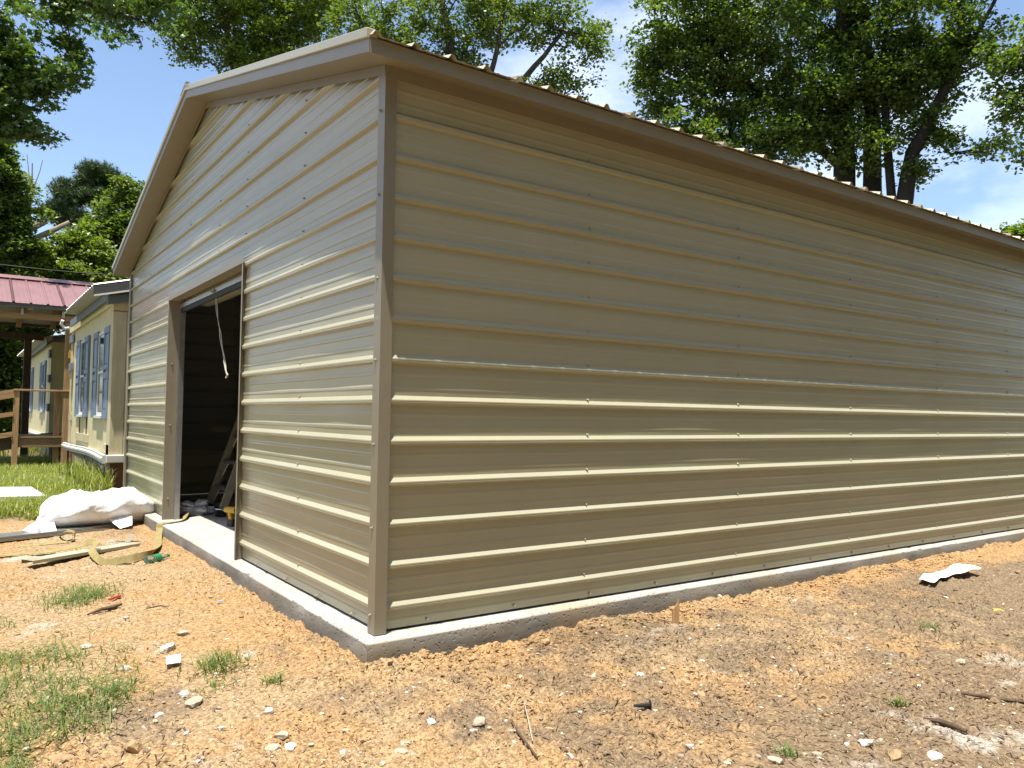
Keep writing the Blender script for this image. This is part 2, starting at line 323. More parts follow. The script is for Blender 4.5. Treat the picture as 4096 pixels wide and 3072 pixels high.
def bank(X, Y): return np.exp(-((Y - slab_y(X) + .16) / .12) ** 2) * (X > .0) * sstep(-.15, .25, vnoise(X * 1.7, Y * 0, 61) + .4 * vnoise(X * 6, Y * 6, 62)) * sstep(4, 2.2, X)
colr = np.ones((ni * nj, 4), np.float32); colr[:, :3] = soil_col(X, Y).reshape(-1, 3)
ca = gme.color_attributes.new('soil', 'FLOAT_COLOR', 'POINT'); ca.data.foreach_set('color', colr.ravel())
go = lnk(bpy.data.objects.new('ground', gme)); tag(go, kind='structure')
def gz(x, y):
    i = int(np.clip(np.searchsorted(gx, x) - 1, 0, ni - 2)); j = int(np.clip(np.searchsorted(gy, y) - 1, 0, nj - 2))
    tx = (x - gx[i]) / (gx[i + 1] - gx[i]); ty = (y - gy[j]) / (gy[j + 1] - gy[j])
    return float((Z[i, j] * (1 - tx) + Z[i + 1, j] * tx) * (1 - ty) + (Z[i, j + 1] * (1 - tx) + Z[i + 1, j + 1] * tx) * ty)
def gzv(x, y):
    i = np.clip(np.searchsorted(gx, x) - 1, 0, ni - 2); j = np.clip(np.searchsorted(gy, y) - 1, 0, nj - 2)
    tx = (x - gx[i]) / (gx[i + 1] - gx[i]); ty = (y - gy[j]) / (gy[j + 1] - gy[j])
    return (Z[i, j] * (1 - tx) + Z[i + 1, j] * tx) * (1 - ty) + (Z[i, j + 1] * (1 - tx) + Z[i + 1, j + 1] * tx) * ty

# ------------------------------------------------------------------ concrete slab
def slab():
    me = bpy.data.meshes.new('concrete_slab'); bm = bmesh.new()
    x1, y1 = LEN + .1, W + .1
    xs = np.concatenate([np.arange(SX0, 6, .05), np.arange(6, x1, .3), [x1]]); ys = np.concatenate([np.arange(SY0, 6.6, .05), np.arange(6.6, y1, .3), [y1]])
    def e(t, s): return float(.004 * vnoise(t * 3, 0, s) + .003 * vnoise(t * 17, 0, s + 1) - .012 * max(0, vnoise(t * 7, 0, s + 2) - .30) / .2)
    rows = [(-.30, 0), (-.09, 0), (-.012, 0), (-.003, .004), (0, .014)]
    # long side, then front side (vertical faces with a slightly worn top edge)
    for side in (0, 1):
        T = xs if side == 0 else ys
        G = []
        for zi, (z, off) in enumerate(rows):
            r = []
            for t in T:
                k = e(t, 70 + side * 5)
                zz = z + (min(0, k) * .6 if zi >= 3 else 0)
                o = off + (-k * .6 if zi < 3 else -k)
                if side == 0: r.append(bm.verts.new((max(t, SX0 + off), float(slab_y(t)) + o, zz)))
                else: r.append(bm.verts.new((SX0 + o, max(t, SY0 + off), zz)))
            G.append(r)
        for a, b in zip(G[:-1], G[1:]):
            for i in range(len(T) - 1):
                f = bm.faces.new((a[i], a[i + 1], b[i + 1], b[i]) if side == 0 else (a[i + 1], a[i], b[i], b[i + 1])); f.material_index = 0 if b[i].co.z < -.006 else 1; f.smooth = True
        if side == 0: top0 = G[-1]
        else: top1 = G[-1]
    far = [bm.verts.new((x1, SY0 + .014, 0)), bm.verts.new((x1, y1, 0)), bm.verts.new((SX0 + .014, y1, 0))]
    mid = .35
    # top: strips beside the two edges, then one big face
    in0 = [bm.verts.new((max(v.co.x, SX0 + mid), SY0 + mid, 0)) for v in top0]; in1 = [bm.verts.new((SX0 + mid, max(v.co.y, SY0 + mid), 0)) for v in top1]
    for i in range(len(top0) - 1): bm.faces.new((top0[i], top0[i + 1], in0[i + 1], in0[i])).material_index = 1
    for i in range(len(top1) - 1): bm.faces.new((top1[i + 1], top1[i], in1[i], in1[i + 1])).material_index = 1
    c = [bm.verts.new(p) for p in ((SX0 + mid, SY0 + mid, 0), (x1, SY0 + mid, 0), (x1, y1, 0), (SX0 + mid, y1, 0))]
    bm.faces.new(c).material_index = 1
    bmesh.ops.remove_doubles(bm, verts=bm.verts, dist=.0004)
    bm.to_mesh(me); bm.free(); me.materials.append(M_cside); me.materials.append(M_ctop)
    o = lnk(bpy.data.objects.new('concrete_slab', me)); tag(o, kind='structure')
slab()

# ------------------------------------------------------------------ metal building
B = thing('metal_building', 'large tan ribbed metal garage building with open doorway on a concrete slab', 'building')
BASE = -.0258
def profile(z0, z1):
    pts = []
    k0 = int((z0 - RIB1) / S) - 2
    for k in range(k0, k0 + 30):
        zc = RIB1 + k * S
        pts += [(zc - .0235, 0), (zc - .0135, .0225), (zc - .006, .0232), (zc - .0045, .0214), (zc - .001, .0214), (zc + .0005, .0232), (zc + .007, .0225), (zc + .030, 0)]
        for q in (1 / 3, 2 / 3):
            zm = zc + S * q; pts += [(zm - .013, 0), (zm - .007, .0021), (zm + .005, .0021), (zm + .013, 0)]
    out = []
    for (za, da), (zb, db) in zip(pts[:-1], pts[1:]):
        if zb < z0 or za > z1: continue
        if za < z0: da = da + (db - da) * (z0 - za) / (zb - za); za = z0
        if not out: out.append((za, da))
        if zb > z1: db = da + (db - da) * (z1 - za) / (zb - za); zb = z1
        if zb - out[-1][0] > 1e-5: out.append((zb, db))
    return out
def wall_sheet(name, place, z0, z1, segs, tilt=0, lap=0, seed=0, step=.12, mat=M_panel, amp=.0022, parent=B):
    V = []; F = []
    for (ulo, uhi, sa, sb) in segs:
        a, b = max(z0, sa), min(z1, sb)
        if b - a < .01: continue
        pr = profile(a, b)
        L0, L1 = ulo(pr[0][0]), uhi(pr[0][0])
        n = max(2, int((L1 - L0) / step)); base = len(V)
        for z, d in pr:
            lo, hi = ulo(z), uhi(z)
            if hi < lo: lo = hi = (lo + hi) / 2
            u = np.linspace(lo, hi, n + 1)
            ph = (z - RIB1) / S; bay = math.floor(ph); fr = ph - bay
            env = math.sin(math.pi * fr) ** 1
            wv = amp * env * (1.6 * np.sin(u * 2 * math.pi / 1.524 * 1 + bay * 1.7 + seed) * .5 + 2.2 * vnoise(u * 1.1 + seed * 9.1, np.full(n + 1, bay * 3.3), 80) + .9 * vnoise(u * 3.1, np.full(n + 1, ph * 1.5 + seed), 81))
            sk = .0007 * np.sin(u * 1.3 + seed) * (z - z0)
            D = BASE + d + wv + tilt * (z - z1) + lap + sk
            for uu, dd in zip(u, D): V.append(place(uu, dd, z))
        for i in range(len(pr) - 1):
            for j in range(n):
                p = base + i * (n + 1) + j; F.append((p, p + 1, p + n + 2, p + n + 1))
    me = npmesh(name, V, F, mat, True); me.set_sharp_from_angle(angle=R(7))
    return lnk(bpy.data.objects.new(name, me), parent)
ribz = lambda i: RIB1 + (i - 1) * S
cuts = [.012, ribz(4), ribz(8), ribz(12), ribz(16), 4.3]
def sheets(place, segs, zmax, seed, tilts):
    for k in range(5):
        lo = cuts[k] - (.027 if k else 0); hi = min(cuts[k + 1] + .006, zmax)
        if hi <= lo + .02: break
        if len(segs) > 1 and hi < DZ:
            for sg in segs[:2]: wall_sheet('wall_panel', place, lo, hi, [sg], tilts[k], 0.0007 * k, seed + k * 2.3)
        else: wall_sheet('wall_panel', place, lo, hi, segs, tilts[k], 0.0007 * k, seed + k * 2.3)
pR = lambda u, d, z: (u, -d, z)
pG = lambda u, d, z: (-d, u, z)
pL = lambda u, d, z: (u, W + d, z)
pE = lambda u, d, z: (LEN + d, u, z)
cst = lambda v: (lambda z: v)
glo = lambda z: max(.02, (z - ZS - .03) / SL); ghi = lambda z: min(W - .02, W - (z - ZS - .03) / SL)
tl = [.035, .004, -.002, .002, 0]
sheets(pR, [(cst(.02), cst(LEN - .02), 0, 9)], 3.165, 1, tl)
sheets(pL, [(cst(.02), cst(LEN - .02), 0, 9)], 3.165, 5, tl)
sheets(pG, [(cst(.02), cst(DY0 - .005), 0, DZ + .01), (cst(DY1 + .012), cst(W - .02), 0, DZ + .01), (glo, ghi, DZ + .01, 9)], ZS + SL * W / 2 + .02, 3, [.034, .006, -.004, 0, 0])
for k in range(4): wall_sheet('shade_liner', lambda u, d, z: (u, W + d - .006, z), cuts[k], min(cuts[k + 1], 3.16), [(cst(.03), cst(LEN - .03), 0, 9)], 0, 0, 4, .6, M_intshade)  # added liner sheets inside, their dark colour stands in for doorway shade
for k in range(4): wall_sheet('shade_liner', lambda u, d, z: (LEN + d - .006, u, z), cuts[k], min(cuts[k + 1], 3.16), [(cst(.03), cst(W - .03), 0, 9)], 0, 0, 4, .6, M_intshade)
sheets(pE, [(glo, ghi, 0, 9)], ZS + SL * W / 2 + .02, 8, tl)
# trims
def P(name, mb, mt=M_trim, parent=B, **kw): return mb.build(name, mt, parent, **kw)
def corner(cx, cy, sx, sy):
    t = .0012
    m = MB(); 
    m.box(*sorted((cx, cx + sx * .07)), *sorted((cy, cy + sy * t)), .004, 3.11)
    m.box(*sorted((cx, cx + sx * t)), *sorted((cy + sy * t, cy + sy * .085)), .004, 3.11)
    m.box(*sorted((cx + sx * .07, cx + sx * (.07 + t))), *sorted((cy, cy + sy * .02)), .004, 3.11)
    m.box(*sorted((cx, cx + sx * .02)), *sorted((cy + sy * .085, cy + sy * (.085 + t))), .004, 3.11)
    P('corner_trim', m)
corner(-.002, -.002, 1, 1); corner(-.002, W + .002, 1, -1); corner(LEN + .002, -.002, -1, 1); corner(LEN + .002, W + .002, -1, -1)
# eaves: soffit, fascia, wall channel
FH = .078
for s in (0, 1):
    yy = (lambda y: y) if s == 0 else (lambda y: W - y)
    def pr(poly, x0, x1): return MB().prism([(x0, yy(y), z) for y, z in poly], (x1 - x0, 0, 0))
    x0, x1 = -OV, LEN + OV
    zo = ZS - SL * OV
    P('eave_soffit', pr([(-OV + .002, zo), (.01, ZS), (.01, ZS + .003), (-OV + .002, zo + .003)], x0 + .004, x1 - .004), M_trim)
    P('eave_fascia', pr([(-OV, zo - .002), (-OV + .0015, zo - .002), (-OV + .0015, zo + FH), (-OV, zo + FH)], x0, x1))
    P('wall_channel', pr([(-.004, ZS - .075), (-.0025, ZS - .075), (-.0025, ZS - .002), (-.004, ZS - .002)], -.004, LEN + .004))
# rakes
for xs_, sg in ((0, -1), (LEN, 1)):
    for s in (0, 1):
        yy = (lambda y: y) if s == 0 else (lambda y: W - y)
        ye = W / 2 - .001
        def quad(xa, xb, z0, z1, ya=-OV, yb=ye):
            # strip parallel to the rake, from x=xa to x=xb, from z0 to z1 above the soffit line
            m = MB(); V = []
            for y in (ya, yb):
                for x in (xa, xb):
                    for z in (z0, z1): V.append((x, yy(y), zsof(y) + z if y > 0 else ZS + SL * y + z))
            return m.add(V, [(0, 1, 3, 2), (4, 6, 7, 5), (0, 4, 5, 1), (2, 3, 7, 6), (0, 2, 6, 4), (1, 5, 7, 3)])
        xo = xs_ + sg * OV
        P('rake_soffit', quad(xo - sg * .003, xs_ - sg * .03, 0, .003, ya=.012))
        P('rake_fascia', quad(xo, xo - sg * .0015, -.002, .07))
        P('rake_cap', quad(xo + sg * .016, xo - sg * .05, .07, .125), M_panel, bevel=.004)
        P('wall_channel', quad(xs_ + sg * .004, xs_ + sg * .0025, -.06, -.002, ya=.005))
# roof panels (ribs run up the slope)
def roof_sheet(x0, s, wd=.9144):
    pts = []
    for k in range(5):
        xc = x0 + k * S
        pts += [(xc - .028, 0), (xc - .010, .027), (xc + .010, .027), (xc + .028, 0)]
        if k < 4:
            for q in (1 / 3, 2 / 3): pts += [(xc + S * q - .012, 0), (xc + S * q - .006, .003), (xc + S * q + .006, .003), (xc + S * q + .012, 0)]
    pts = [p for p in pts if -OV - .01 < p[0] < LEN + OV + .01]
    V = []; n = len(pts); ys = [-OV - .035, -OV - .02, W / 4, W / 2 - .03]
    for y in ys:
        for x, h in pts: V.append((x, y if s == 0 else W - y, ZS + SL * y + .088 + h))
    F = [(i * n + j, i * n + j + 1, (i + 1) * n + j + 1, (i + 1) * n + j) for i in range(len(ys) - 1) for j in range(n - 1)]
    lnk(bpy.data.objects.new('roof_panel', npmesh('roof_panel', V, F, M_roofp)), B)
for k in range(14):
    for s in (0, 1): roof_sheet(-OV + .03 + k * .9144, s)
zr = ZS + SL * W / 2
P('ridge_cap', MB().prism([(-OV - .02, W / 2 - .16, zr - .16 * SL + .112), (-OV - .02, W / 2, zr + .125), (-OV - .02, W / 2 + .16, zr - .16 * SL + .112), (-OV - .02, W / 2, zr + .120)], (LEN + 2 * OV + .04, 0, 0)), M_roofp)
P('ridge_end', MB().box(-OV - .012, -OV + .02, W / 2 - .035, W / 2 + .045, zr + .07, zr + .15), M_trim)
# door surround
m = MB().box(-.012, .10, DY1, DY1 + .0015, .002, DZ).box(-.012, -.0105, DY1 + .0015, DY1 + .03, .002, DZ + .03); P('jamb_trim', m)
m = MB().box(-.012, .10, DY0 - .0015, DY0, .002, DZ).box(-.012, -.0105, DY0 - .03, DY0 - .0015, .002, DZ + .03); P('jamb_trim', m)
m = MB().box(-.012, .10, DY0 - .03, DY1 + .03, DZ, DZ + .0015).box(-.0135, -.012, DY0 - .03, DY1 + .03, DZ, DZ + .065); P('header_trim', m)
m = MB().box(.1, .165, DY1 + .002, DY1 + .07, .002, 3.2); P('frame_post', m, M_galv)
m = MB().box(.1, .165, DY0 - .07, DY0 - .002, .002, 3.2); P('frame_post', m, M_galv)
m = MB().box(.1, .165, DY0 - .002, DY1 + .002, DZ + .02, DZ + .085); P('frame_header', m, M_galv)
for k in range(1, 9):
    if k * 1.524 < LEN:
        for y in (.06, W - .12): P('frame_post', MB().box(k * 1.524 - .03, k * 1.524 + .03, y, y + .06, .002, 3.12), M_intshade)
# screws: one mesh shared by all
def screw_mesh():
    m = MB(); m.tube([(0, 0, 0), (0, 0, .0018)], [.0105, .0095], 10); m.tube([(0, 0, .0015), (0, 0, .0105), (0, 0, .0125)], [.006, .006, .004], 6)
    return m.mesh('screw', M_screw)
SM = screw_mesh()
qR = Vector((0, -1, 0)).to_track_quat('Z', 'Y').to_euler(); qG = Vector((-1, 0, 0)).to_track_quat('Z', 'Y').to_euler()
def screw(p, rot):
    o = bpy.data.objects.new('screw', SM); C.objects.link(o); o.parent = B; o.location = p; o.rotation_euler = rot
def panel_d(z, tilts): return BASE + (tilts[0] * (z - ribz(4)) if z < ribz(4) else .0015)
for c in range(1, 7):
    for i in range(1, 15):
        z = ribz(i) + .036
        if z < 3.1: screw((c * 1.524 - .01, -panel_d(z, tl) - .0005, z), qR)
    screw((c * 1.524 - .02, .004, 3.115), qR)
for c in range(14): screw((.35 + c * .61, .0215 + .028, .035), qR)
for y in (1.30, 2.64, 3.47, 4.60, 6.68):
    for i in range(1, 20):
        z = ribz(i) + .036
        if z > zsof(y) - .12: continue
        if DY0 - .01 < y < DY1 and z < DZ + .08: continue
        if y in (2.64, 4.60) and z < 2.4: continue
        screw((-panel_d(z, [.034]), y, z), qG)
for z in (2.898, 2.424, 1.955, 1.499, 1.033, .576, .104): screw((-.0035, .05, z), qG)
for y in (.4, .95, 1.55, 2.2): screw((.022 + .02, y, .03), qG)
for z in (1.724, 1.043, .233, 2.2): screw((.04, DY1 - .0005, z), qR)
for y in (3.1, 3.7, 4.3, 4.9): screw((.045, y, DZ - .0005), Vector((0, 0, -1)).to_track_quat('Z', 'Y').to_euler())

# roll-up door, wound up behind the header
D = thing('roll_up_door', 'rolled up tan overhead door with pull rope above the dark doorway', 'door', (.2, (DY0 + DY1) / 2, 2.2))
def DP(name, mb, mt, **kw):
    o = mb.build(name, mt, D, **kw); o.location = -Vector(D.location); return o
DP('bottom_bar', MB().box(.105, .15, DY0 + .02, DY1 - .02, DZ - .075, DZ - .03), M_galv)
DP('weather_seal', MB().box(.112, .14, DY0 + .03, DY1 - .03, DZ - .125, DZ - .0755), M_rubber)
m = MB(); m.tube([(.40, DY0 - .05, DZ + .17), (.40, DY1 + .05, DZ + .17)], .19, 28); DP('curtain_roll', m, M_panel, smooth=True)
DP('curtain', MB().box(.152, .158, DY0 + .03, DY1 - .03, DZ - .06, DZ + .08), M_panel)
for y in (DY0, DY1): DP('guide_track', MB().box(.104, .16, min(y, y + (.035 if y == DY0 else -.035)), max(y, y + (.035 if y == DY0 else -.035)), .003, DZ - .02), M_galv)
yc = 3.95
m = MB().tube([(.10, yc + .03, DZ - .05), (.075, yc + .03, DZ - .06), (.07, yc - .02, DZ - .065), (.10, yc - .03, DZ - .05)], .008, 8).box(.085, .105, yc - .05, yc + .05, DZ - .07, DZ - .045); DP('lift_handle', m, M_galv)
def rope_pts(o, y0): return [(.125 + .004 * math.sin(k * 1.3 + o), y0 - .46 * (k / 14) ** 1.15 + o * .012 * math.cos(k * .7) * (1 - k / 16), DZ - .12 - .76 * k / 14) for k in range(15)]
DP('pull_rope', MB().tube(rope_pts(1, 3.97), .004, 6).tube(rope_pts(-1, 3.945), .004, 6).tube([(.125, 3.50, DZ - .87), (.13, 3.485, DZ - .89), (.12, 3.495, DZ - .92)], .009, 6), M_rope, smooth=True)

# ------------------------------------------------------------------ step ladder, drill, bag inside the doorway
La = thing('step_ladder', 'worn fibreglass step ladder standing just inside the dark doorway', 'ladder', (.62, 5.6, 0))
dx = .31   # lean per metre
ya, yb = 5.33, 5.95
for y, t in ((ya, .02), (yb, -.05)):
    La_m = MB().bar((-.02 + .0, y - 5.6, .03), (dx * 1.9, y - 5.6 + t, 1.9), .09, .028, (0, 1, 0)); La_m.build('rail', M_alu, La, bevel=.003)
    MB().bar((-.035, y - 5.6, .0), (-.005, y - 5.6, .10), .105, .05, (0, 1, 0)).build('foot', M_rubber, La)
for k in range(1, 6):
    z = .3 * k; MB().bar((dx * z - .0, ya - 5.6 + .015, z), (dx * z, yb - 5.6 - .015, z), .085, .028).build('step', M_alu2, La)
    MB().bar((dx * z + .02, yb - 5.6 - .05, z - .02), (dx * z - .04, yb - 5.6 - .02, z - .17), .012, .012).build('brace', M_alu2, La)
for y in (ya + .02, yb - .02): MB().bar((1.15, y - 5.6, .01), (dx * 1.9 + .05, y - 5.6, 1.88), .05, .025, (0, 1, 0)).build('rear_leg', M_alu, La)
MB().box(dx * 1.9 - .1, dx * 1.9 + .14, ya - 5.62, yb - 5.58, 1.88, 1.91).build('top_cap', M_black, La)

Dr = thing('cordless_drill', 'yellow and black cordless drill lying on the doorway slab', 'drill', (.50, 4.54, 0), R(118))
MB().box(-.045, .045, -.035, .035, .002, .075).build('battery', M_black, Dr, bevel=.01)
MB().bar((0, 0, .06), (.03, 0, .15), .05, .045).build('grip', M_drill, Dr, bevel=.008)
MB().tube([(-.06, 0, .17), (.03, 0, .17), (.09, 0, .17)], [.035, .035, .03], 12).build('motor_housing', M_drill, Dr)
MB().tube([(.09, 0, .17), (.14, 0, .168)], [.024, .014], 10).build('chuck', M_black, Dr)
MB().tube([(.14, 0, .168), (.24, 0, .164)], .005, 6).build('bit', M_galv, Dr)
def crumple(name, rx, ry, rz, seed, sub, amp, f, mt, flat=True):
    bm = bmesh.new(); bmesh.ops.create_icosphere(bm, subdivisions=sub, radius=1)
    for v in bm.verts:
        c = v.co; n = sum(a * abs(math.sin(c.x * f * k + seed * 1.3 + k) * math.cos(c.y * f * k * .9 + seed + c.z * k * f)) for k, a in ((1, 1), (2.1, .5), (4.3, .3)))
        v.co = Vector((c.x * rx, c.y * ry, c.z * rz)) * (1 - amp * .5 + amp * n)
        if flat and v.co.z < -rz * .55: v.co.z = -rz * .55
    me = bpy.data.meshes.new(name); bm.to_mesh(me); bm.free(); me.materials.append(mt); return me
bg_ = lnk(bpy.data.objects.new('plastic_bag', crumple('plastic_bag', .16, .11, .09, 2, 4, .7, 3.2, M_bag))); bg_.location = (.42, 5.72, .05); bg_.rotation_euler = (0, 0, R(-20))
tag(bg_, 'crumpled clear plastic bag on the slab at the ladder foot', 'plastic bag')

# ------------------------------------------------------------------ yellow house
H = thing('yellow_house', 'long yellow house with blue shutters behind the metal building', 'house', (0, 9.25, 0))
def HP(name, mb, mt, parent=None, **kw):
    o = mb.build(name, mt, parent or H, **kw)
    if parent is None: o.location = -Vector(H.location)
    return o
HY0, HY1, RY0, RY1 = 9.25, 28.0, 14.75, 19.55     # ends, recessed middle
HB, HT = .5, 2.95
HP('wall', MB().box(0, .12, HY0, RY0, HB, HT).box(0, .12, RY1, HY1, HB, HT).box(1.3, 1.42, RY0, RY1, HB, HT).box(.12, 1.3, RY0 - .12, RY0, HB, HT).box(.12, 1.3, RY1, RY1 + .12, HB, HT).box(.12, 8.6, HY0, HY0 + .12, HB, HT).box(.12, 8.6, HY1 - .12, HY1, HB, HT).box(8.48, 8.6, HY0 + .12, HY1 - .12, HB, HT), M_yel)
# vertical grooves of the siding as raised boards between battens
for y in np.arange(9.62, 14.5, .203): HP('siding_board', MB().box(-.006, 0, y, y + .178, HB + .01, HT - .02), M_yel)
for y in np.arange(19.9, 27.8, .406): HP('siding_board', MB().box(-.006, 0, y, y + .38, HB + .01, HT - .02), M_yel)
for (y0, y1, z0, z1) in ((9.25, 9.52, .5, 2.95), (14.45, 14.75, 1.1, 2.95), (14.36, 14.8, .98, 1.12), (14.45, 14.75, .5, .98), (27.75, 28.05, .5, 2.9), (9.24, 9.75, .5, .68)): HP('corner_board', MB().box(-.03, -.0065, y0, y1, z0 + .002, z1 - .002), M_yel2, bevel=.004)
for (x0, x1, z0, z1) in ((-.03, .16, .5, 2.7), (.165, .40, .5, 2.7), (-.03, .6, 2.72, 2.9)): HP('corner_board', MB().box(x0, x1, HY0 - .03, HY0 - .002, z0, z1), M_yel2, bevel=.004)
for z in (2.0, 2.58): HP('blue_block', MB().box(-.06, -.031, 14.3, 14.78, z, z + .16), M_bgrey)
for z in (1.15, 1.9, 2.55): HP('blue_block', MB().box(-.05, -.001, 19.5, 19.9, z, z + .2), M_bgrey)
HP('frieze', MB().box(-.05, -.0065, HY0, 14.9, 2.80, 2.95), M_yel)
# windows with shutters
def window(y0, y1, z0, z1, sw=.52, sh=True):
    wroot = HP('window', MB().box(-.03, -.012, y0, y0 + .05, z0, z1).box(-.03, -.012, y1 - .05, y1, z0, z1).box(-.03, -.012, y0 + .05, y1 - .05, z1 - .05, z1).box(-.03, -.012, y0 + .05, y1 - .05, z0, z0 + .05), M_white, bevel=.003)
    zm = (z0 + z1) / 2 + .02
    for a, b, xo in ((z0 + .05, zm - .02, -.016), (zm + .02, z1 - .05, -.02)): MB().box(xo, xo + .004, y0 + .05, y1 - .05, a, b).build('pane', M_glass, wroot)
    MB().box(-.034, -.012, y0 + .05, y1 - .05, zm - .02, zm + .02).build('meeting_rail', M_white, wroot)
    MB().box(-.07, -.012, y0 - .02, y1 + .02, z0 - .04, z0 - .002).build('sill', M_white, wroot)
    if not sh: return
    for a in (y0 - .03 - sw, y1 + .03):
        s = HP('shutter', MB().box(-.045, -.0065, a, a + .05, z0 - .04, z1 + .03).box(-.045, -.0065, a + sw - .05, a + sw, z0 - .04, z1 + .03), M_blue, bevel=.003)
        for k, (za, zb) in enumerate(((z0 - .04, z0 + .10), (zm - .12, zm - .02), (zm + .03, zm + .10), (z1 - .07, z1 + .03))): MB().box(-.044, -.008, a + .05, a + sw - .05, za, zb).build('shutter_rail', M_blue, s)
        MB().box(-.034, -.0075, a + .09, a + sw - .09, z0 + .12, zm - .14).build('shutter_panel', M_blue, s)
        MB().box(-.034, -.0075, a + .09, a + sw - .09, zm + .12, z1 - .09).build('shutter_panel', M_blue, s)
        MB().box(-.022, -.0075, a + .05, a + sw - .05, z0 + .10, z1 - .07).build('shutter_back', M_blue, s)
window(10.02, 10.70, 1.11, 2.48); window(12.44, 13.08, 1.11, 2.51); window(25.7, 26.3, 1.15, 2.5, .5); window(21.2, 21.9, 1.15, 2.5, .5)
# patched lower siding
HP('patch_board', MB().box(-.022, -.0065, 12.0, 12.03, .62, 1.08).box(-.022, -.0065, 13.0, 13.03, .62, 1.08), M_brick)
HP('patch_board', MB().box(-.03, -.0065, 11.7, 13.5, .62, .76), M_yel2)
# entry wall in the recess: door and window
HP('entry_door', MB().box(1.27, 1.299, 16.6, 17.5, .62, 2.66), M_dark)
wr = HP('window', MB().box(1.27, 1.299, 15.2, 16.2, 1.3, 2.5), M_white); MB().box(1.262, 1.269, 15.28, 16.12, 1.36, 2.44).build('pane', M_glass, wr)
# white moulding along the skirt, warped, and the skirt boards
def moulding(y0, y1, n, amp):
    m = MB(); ys = np.linspace(y0, y1, n); prof = [(0, .0), (-.05, .0), (-.05, -.03), (-.075, -.045), (-.075, -.075), (-.045, -.10), (-.05, -.125), (0, -.125)]
    k = len(prof)
    for y in ys:
        o = amp * math.sin((y - y0) / (y1 - y0) * 6.0 + 2.4) * .5 + amp * .5
        for a, b in prof: m.v.append((a - o * .6, y, .535 + b - o * .10))
    for i in range(n - 1):
        for j in range(k): m.f.append((i * k + j, i * k + (j + 1) % k, (i + 1) * k + (j + 1) % k, (i + 1) * k + j))
    m.f += [tuple(range(k)), tuple(range((n - 1) * k, n * k))[::-1]]
    return m
HP('skirt_moulding', moulding(HY0 - .03, RY0 + .05, 24, .12), M_mould); HP('skirt_moulding', moulding(RY1, HY1, 8, .04), M_mould)
HP('skirt_moulding', MB().box(-.07, 3, HY0 - .09, HY0 - .031, .41, .53), M_mould, bevel=.012)
for y in np.arange(9.35, 14.6, .15): HP('skirt_board', MB().box(.03 + .01 * random.random(), .06, y, y + .143, -.12, .44), M_skirt)
HP('skirt_corner', MB().box(.0, .6, HY0 - .01, HY0 + .05, -.12, .42), M_brick); HP('skirt_corner', MB().box(.0, .06, 14.4, 14.75, -.12, .44), M_brick)
HP('skirt_wall', MB().box(.065, .10, 9.3, 14.75, -.12, .49).box(.03, .10, RY1, HY1, -.12, .49).box(1.3, 1.35, RY0, RY1, -.12, .49), M_skirt)
# roof
for s in (0, 1):
    for k in range(21):
        y0 = HY0 - .28 + k * .914; pts = []
        for j in range(5):
            yc = y0 + j * S; pts += [(yc - .023, 0), (yc - .008, .018), (yc + .008, .018), (yc + .023, 0)]
        V = []
        xe = -.34 if (s == 1 or y0 < 12.2 or y0 > 19.2) else .35
        for x in (xe, 4.3): 
            for y, h in pts: V.append((x if s == 0 else 8.6 - x, y, 3.045 + .25 * (x + .3) + h))
        n = len(pts); HPo = lnk(bpy.data.objects.new('roof_panel', npmesh('roof_panel', V, [(j, j + 1, n + j + 1, n + j) for j in range(n - 1)], M_hroof)), H); HPo.location = -Vector(H.location)
for ya_, yb_ in ((HY0 - .27, 13.05), (19.4, HY1 + .2)):
    HP('eave_soffit', MB().add([(-.33, ya_, 3.03), (.0, ya_, 3.10), (.0, yb_, 3.10), (-.33, yb_, 3.03), (-.33, ya_, 3.015), (.0, ya_, 3.0), (.0, yb_, 3.0), (-.33, yb_, 3.015)], [(0, 1, 2, 3), (7, 6, 5, 4), (0, 3, 7, 4), (1, 5, 6, 2), (0, 4, 5, 1), (3, 2, 6, 7)]), M_hsoff)
HP('fascia', MB().box(-.12, -.09, HY0 - .09, RY0 - .6, 2.87, 3.0), M_bgrey); HP('fascia', MB().box(-.12, -.09, RY1 - .1, HY1 + .1, 2.87, 3.0), M_bgrey)
def rk(x0, x1, z0, z1, y0, y1): return MB().add([(x, y, z + .25 * (x + .3)) for x in (x0, x1) for y in (y0, y1) for z in (z0, z1)], [(0, 1, 3, 2), (4, 6, 7, 5), (0, 4, 5, 1), (2, 3, 7, 6), (0, 2, 6, 4), (1, 5, 7, 3)])
HP('rake_trim', rk(-.34, 4.3, 2.90, 3.05, HY0 - .30, HY0 - .272), M_dark); HP('rake_flashing', rk(-.33, 4.3, 2.875, 2.899, HY0 - .31, HY0 - .262), M_white); HP('rake_board', rk(-.12, 4.3, 2.74, 2.86, HY0 - .10, HY0 - .05), M_bgrey)
HP('downspout', MB().tube([(-.25, 14.2, 3.0), (-.27, 14.25, 2.93), (-.2, 14.3, 2.85), (-.12, 14.25, 2.86)], .03, 6), M_white)

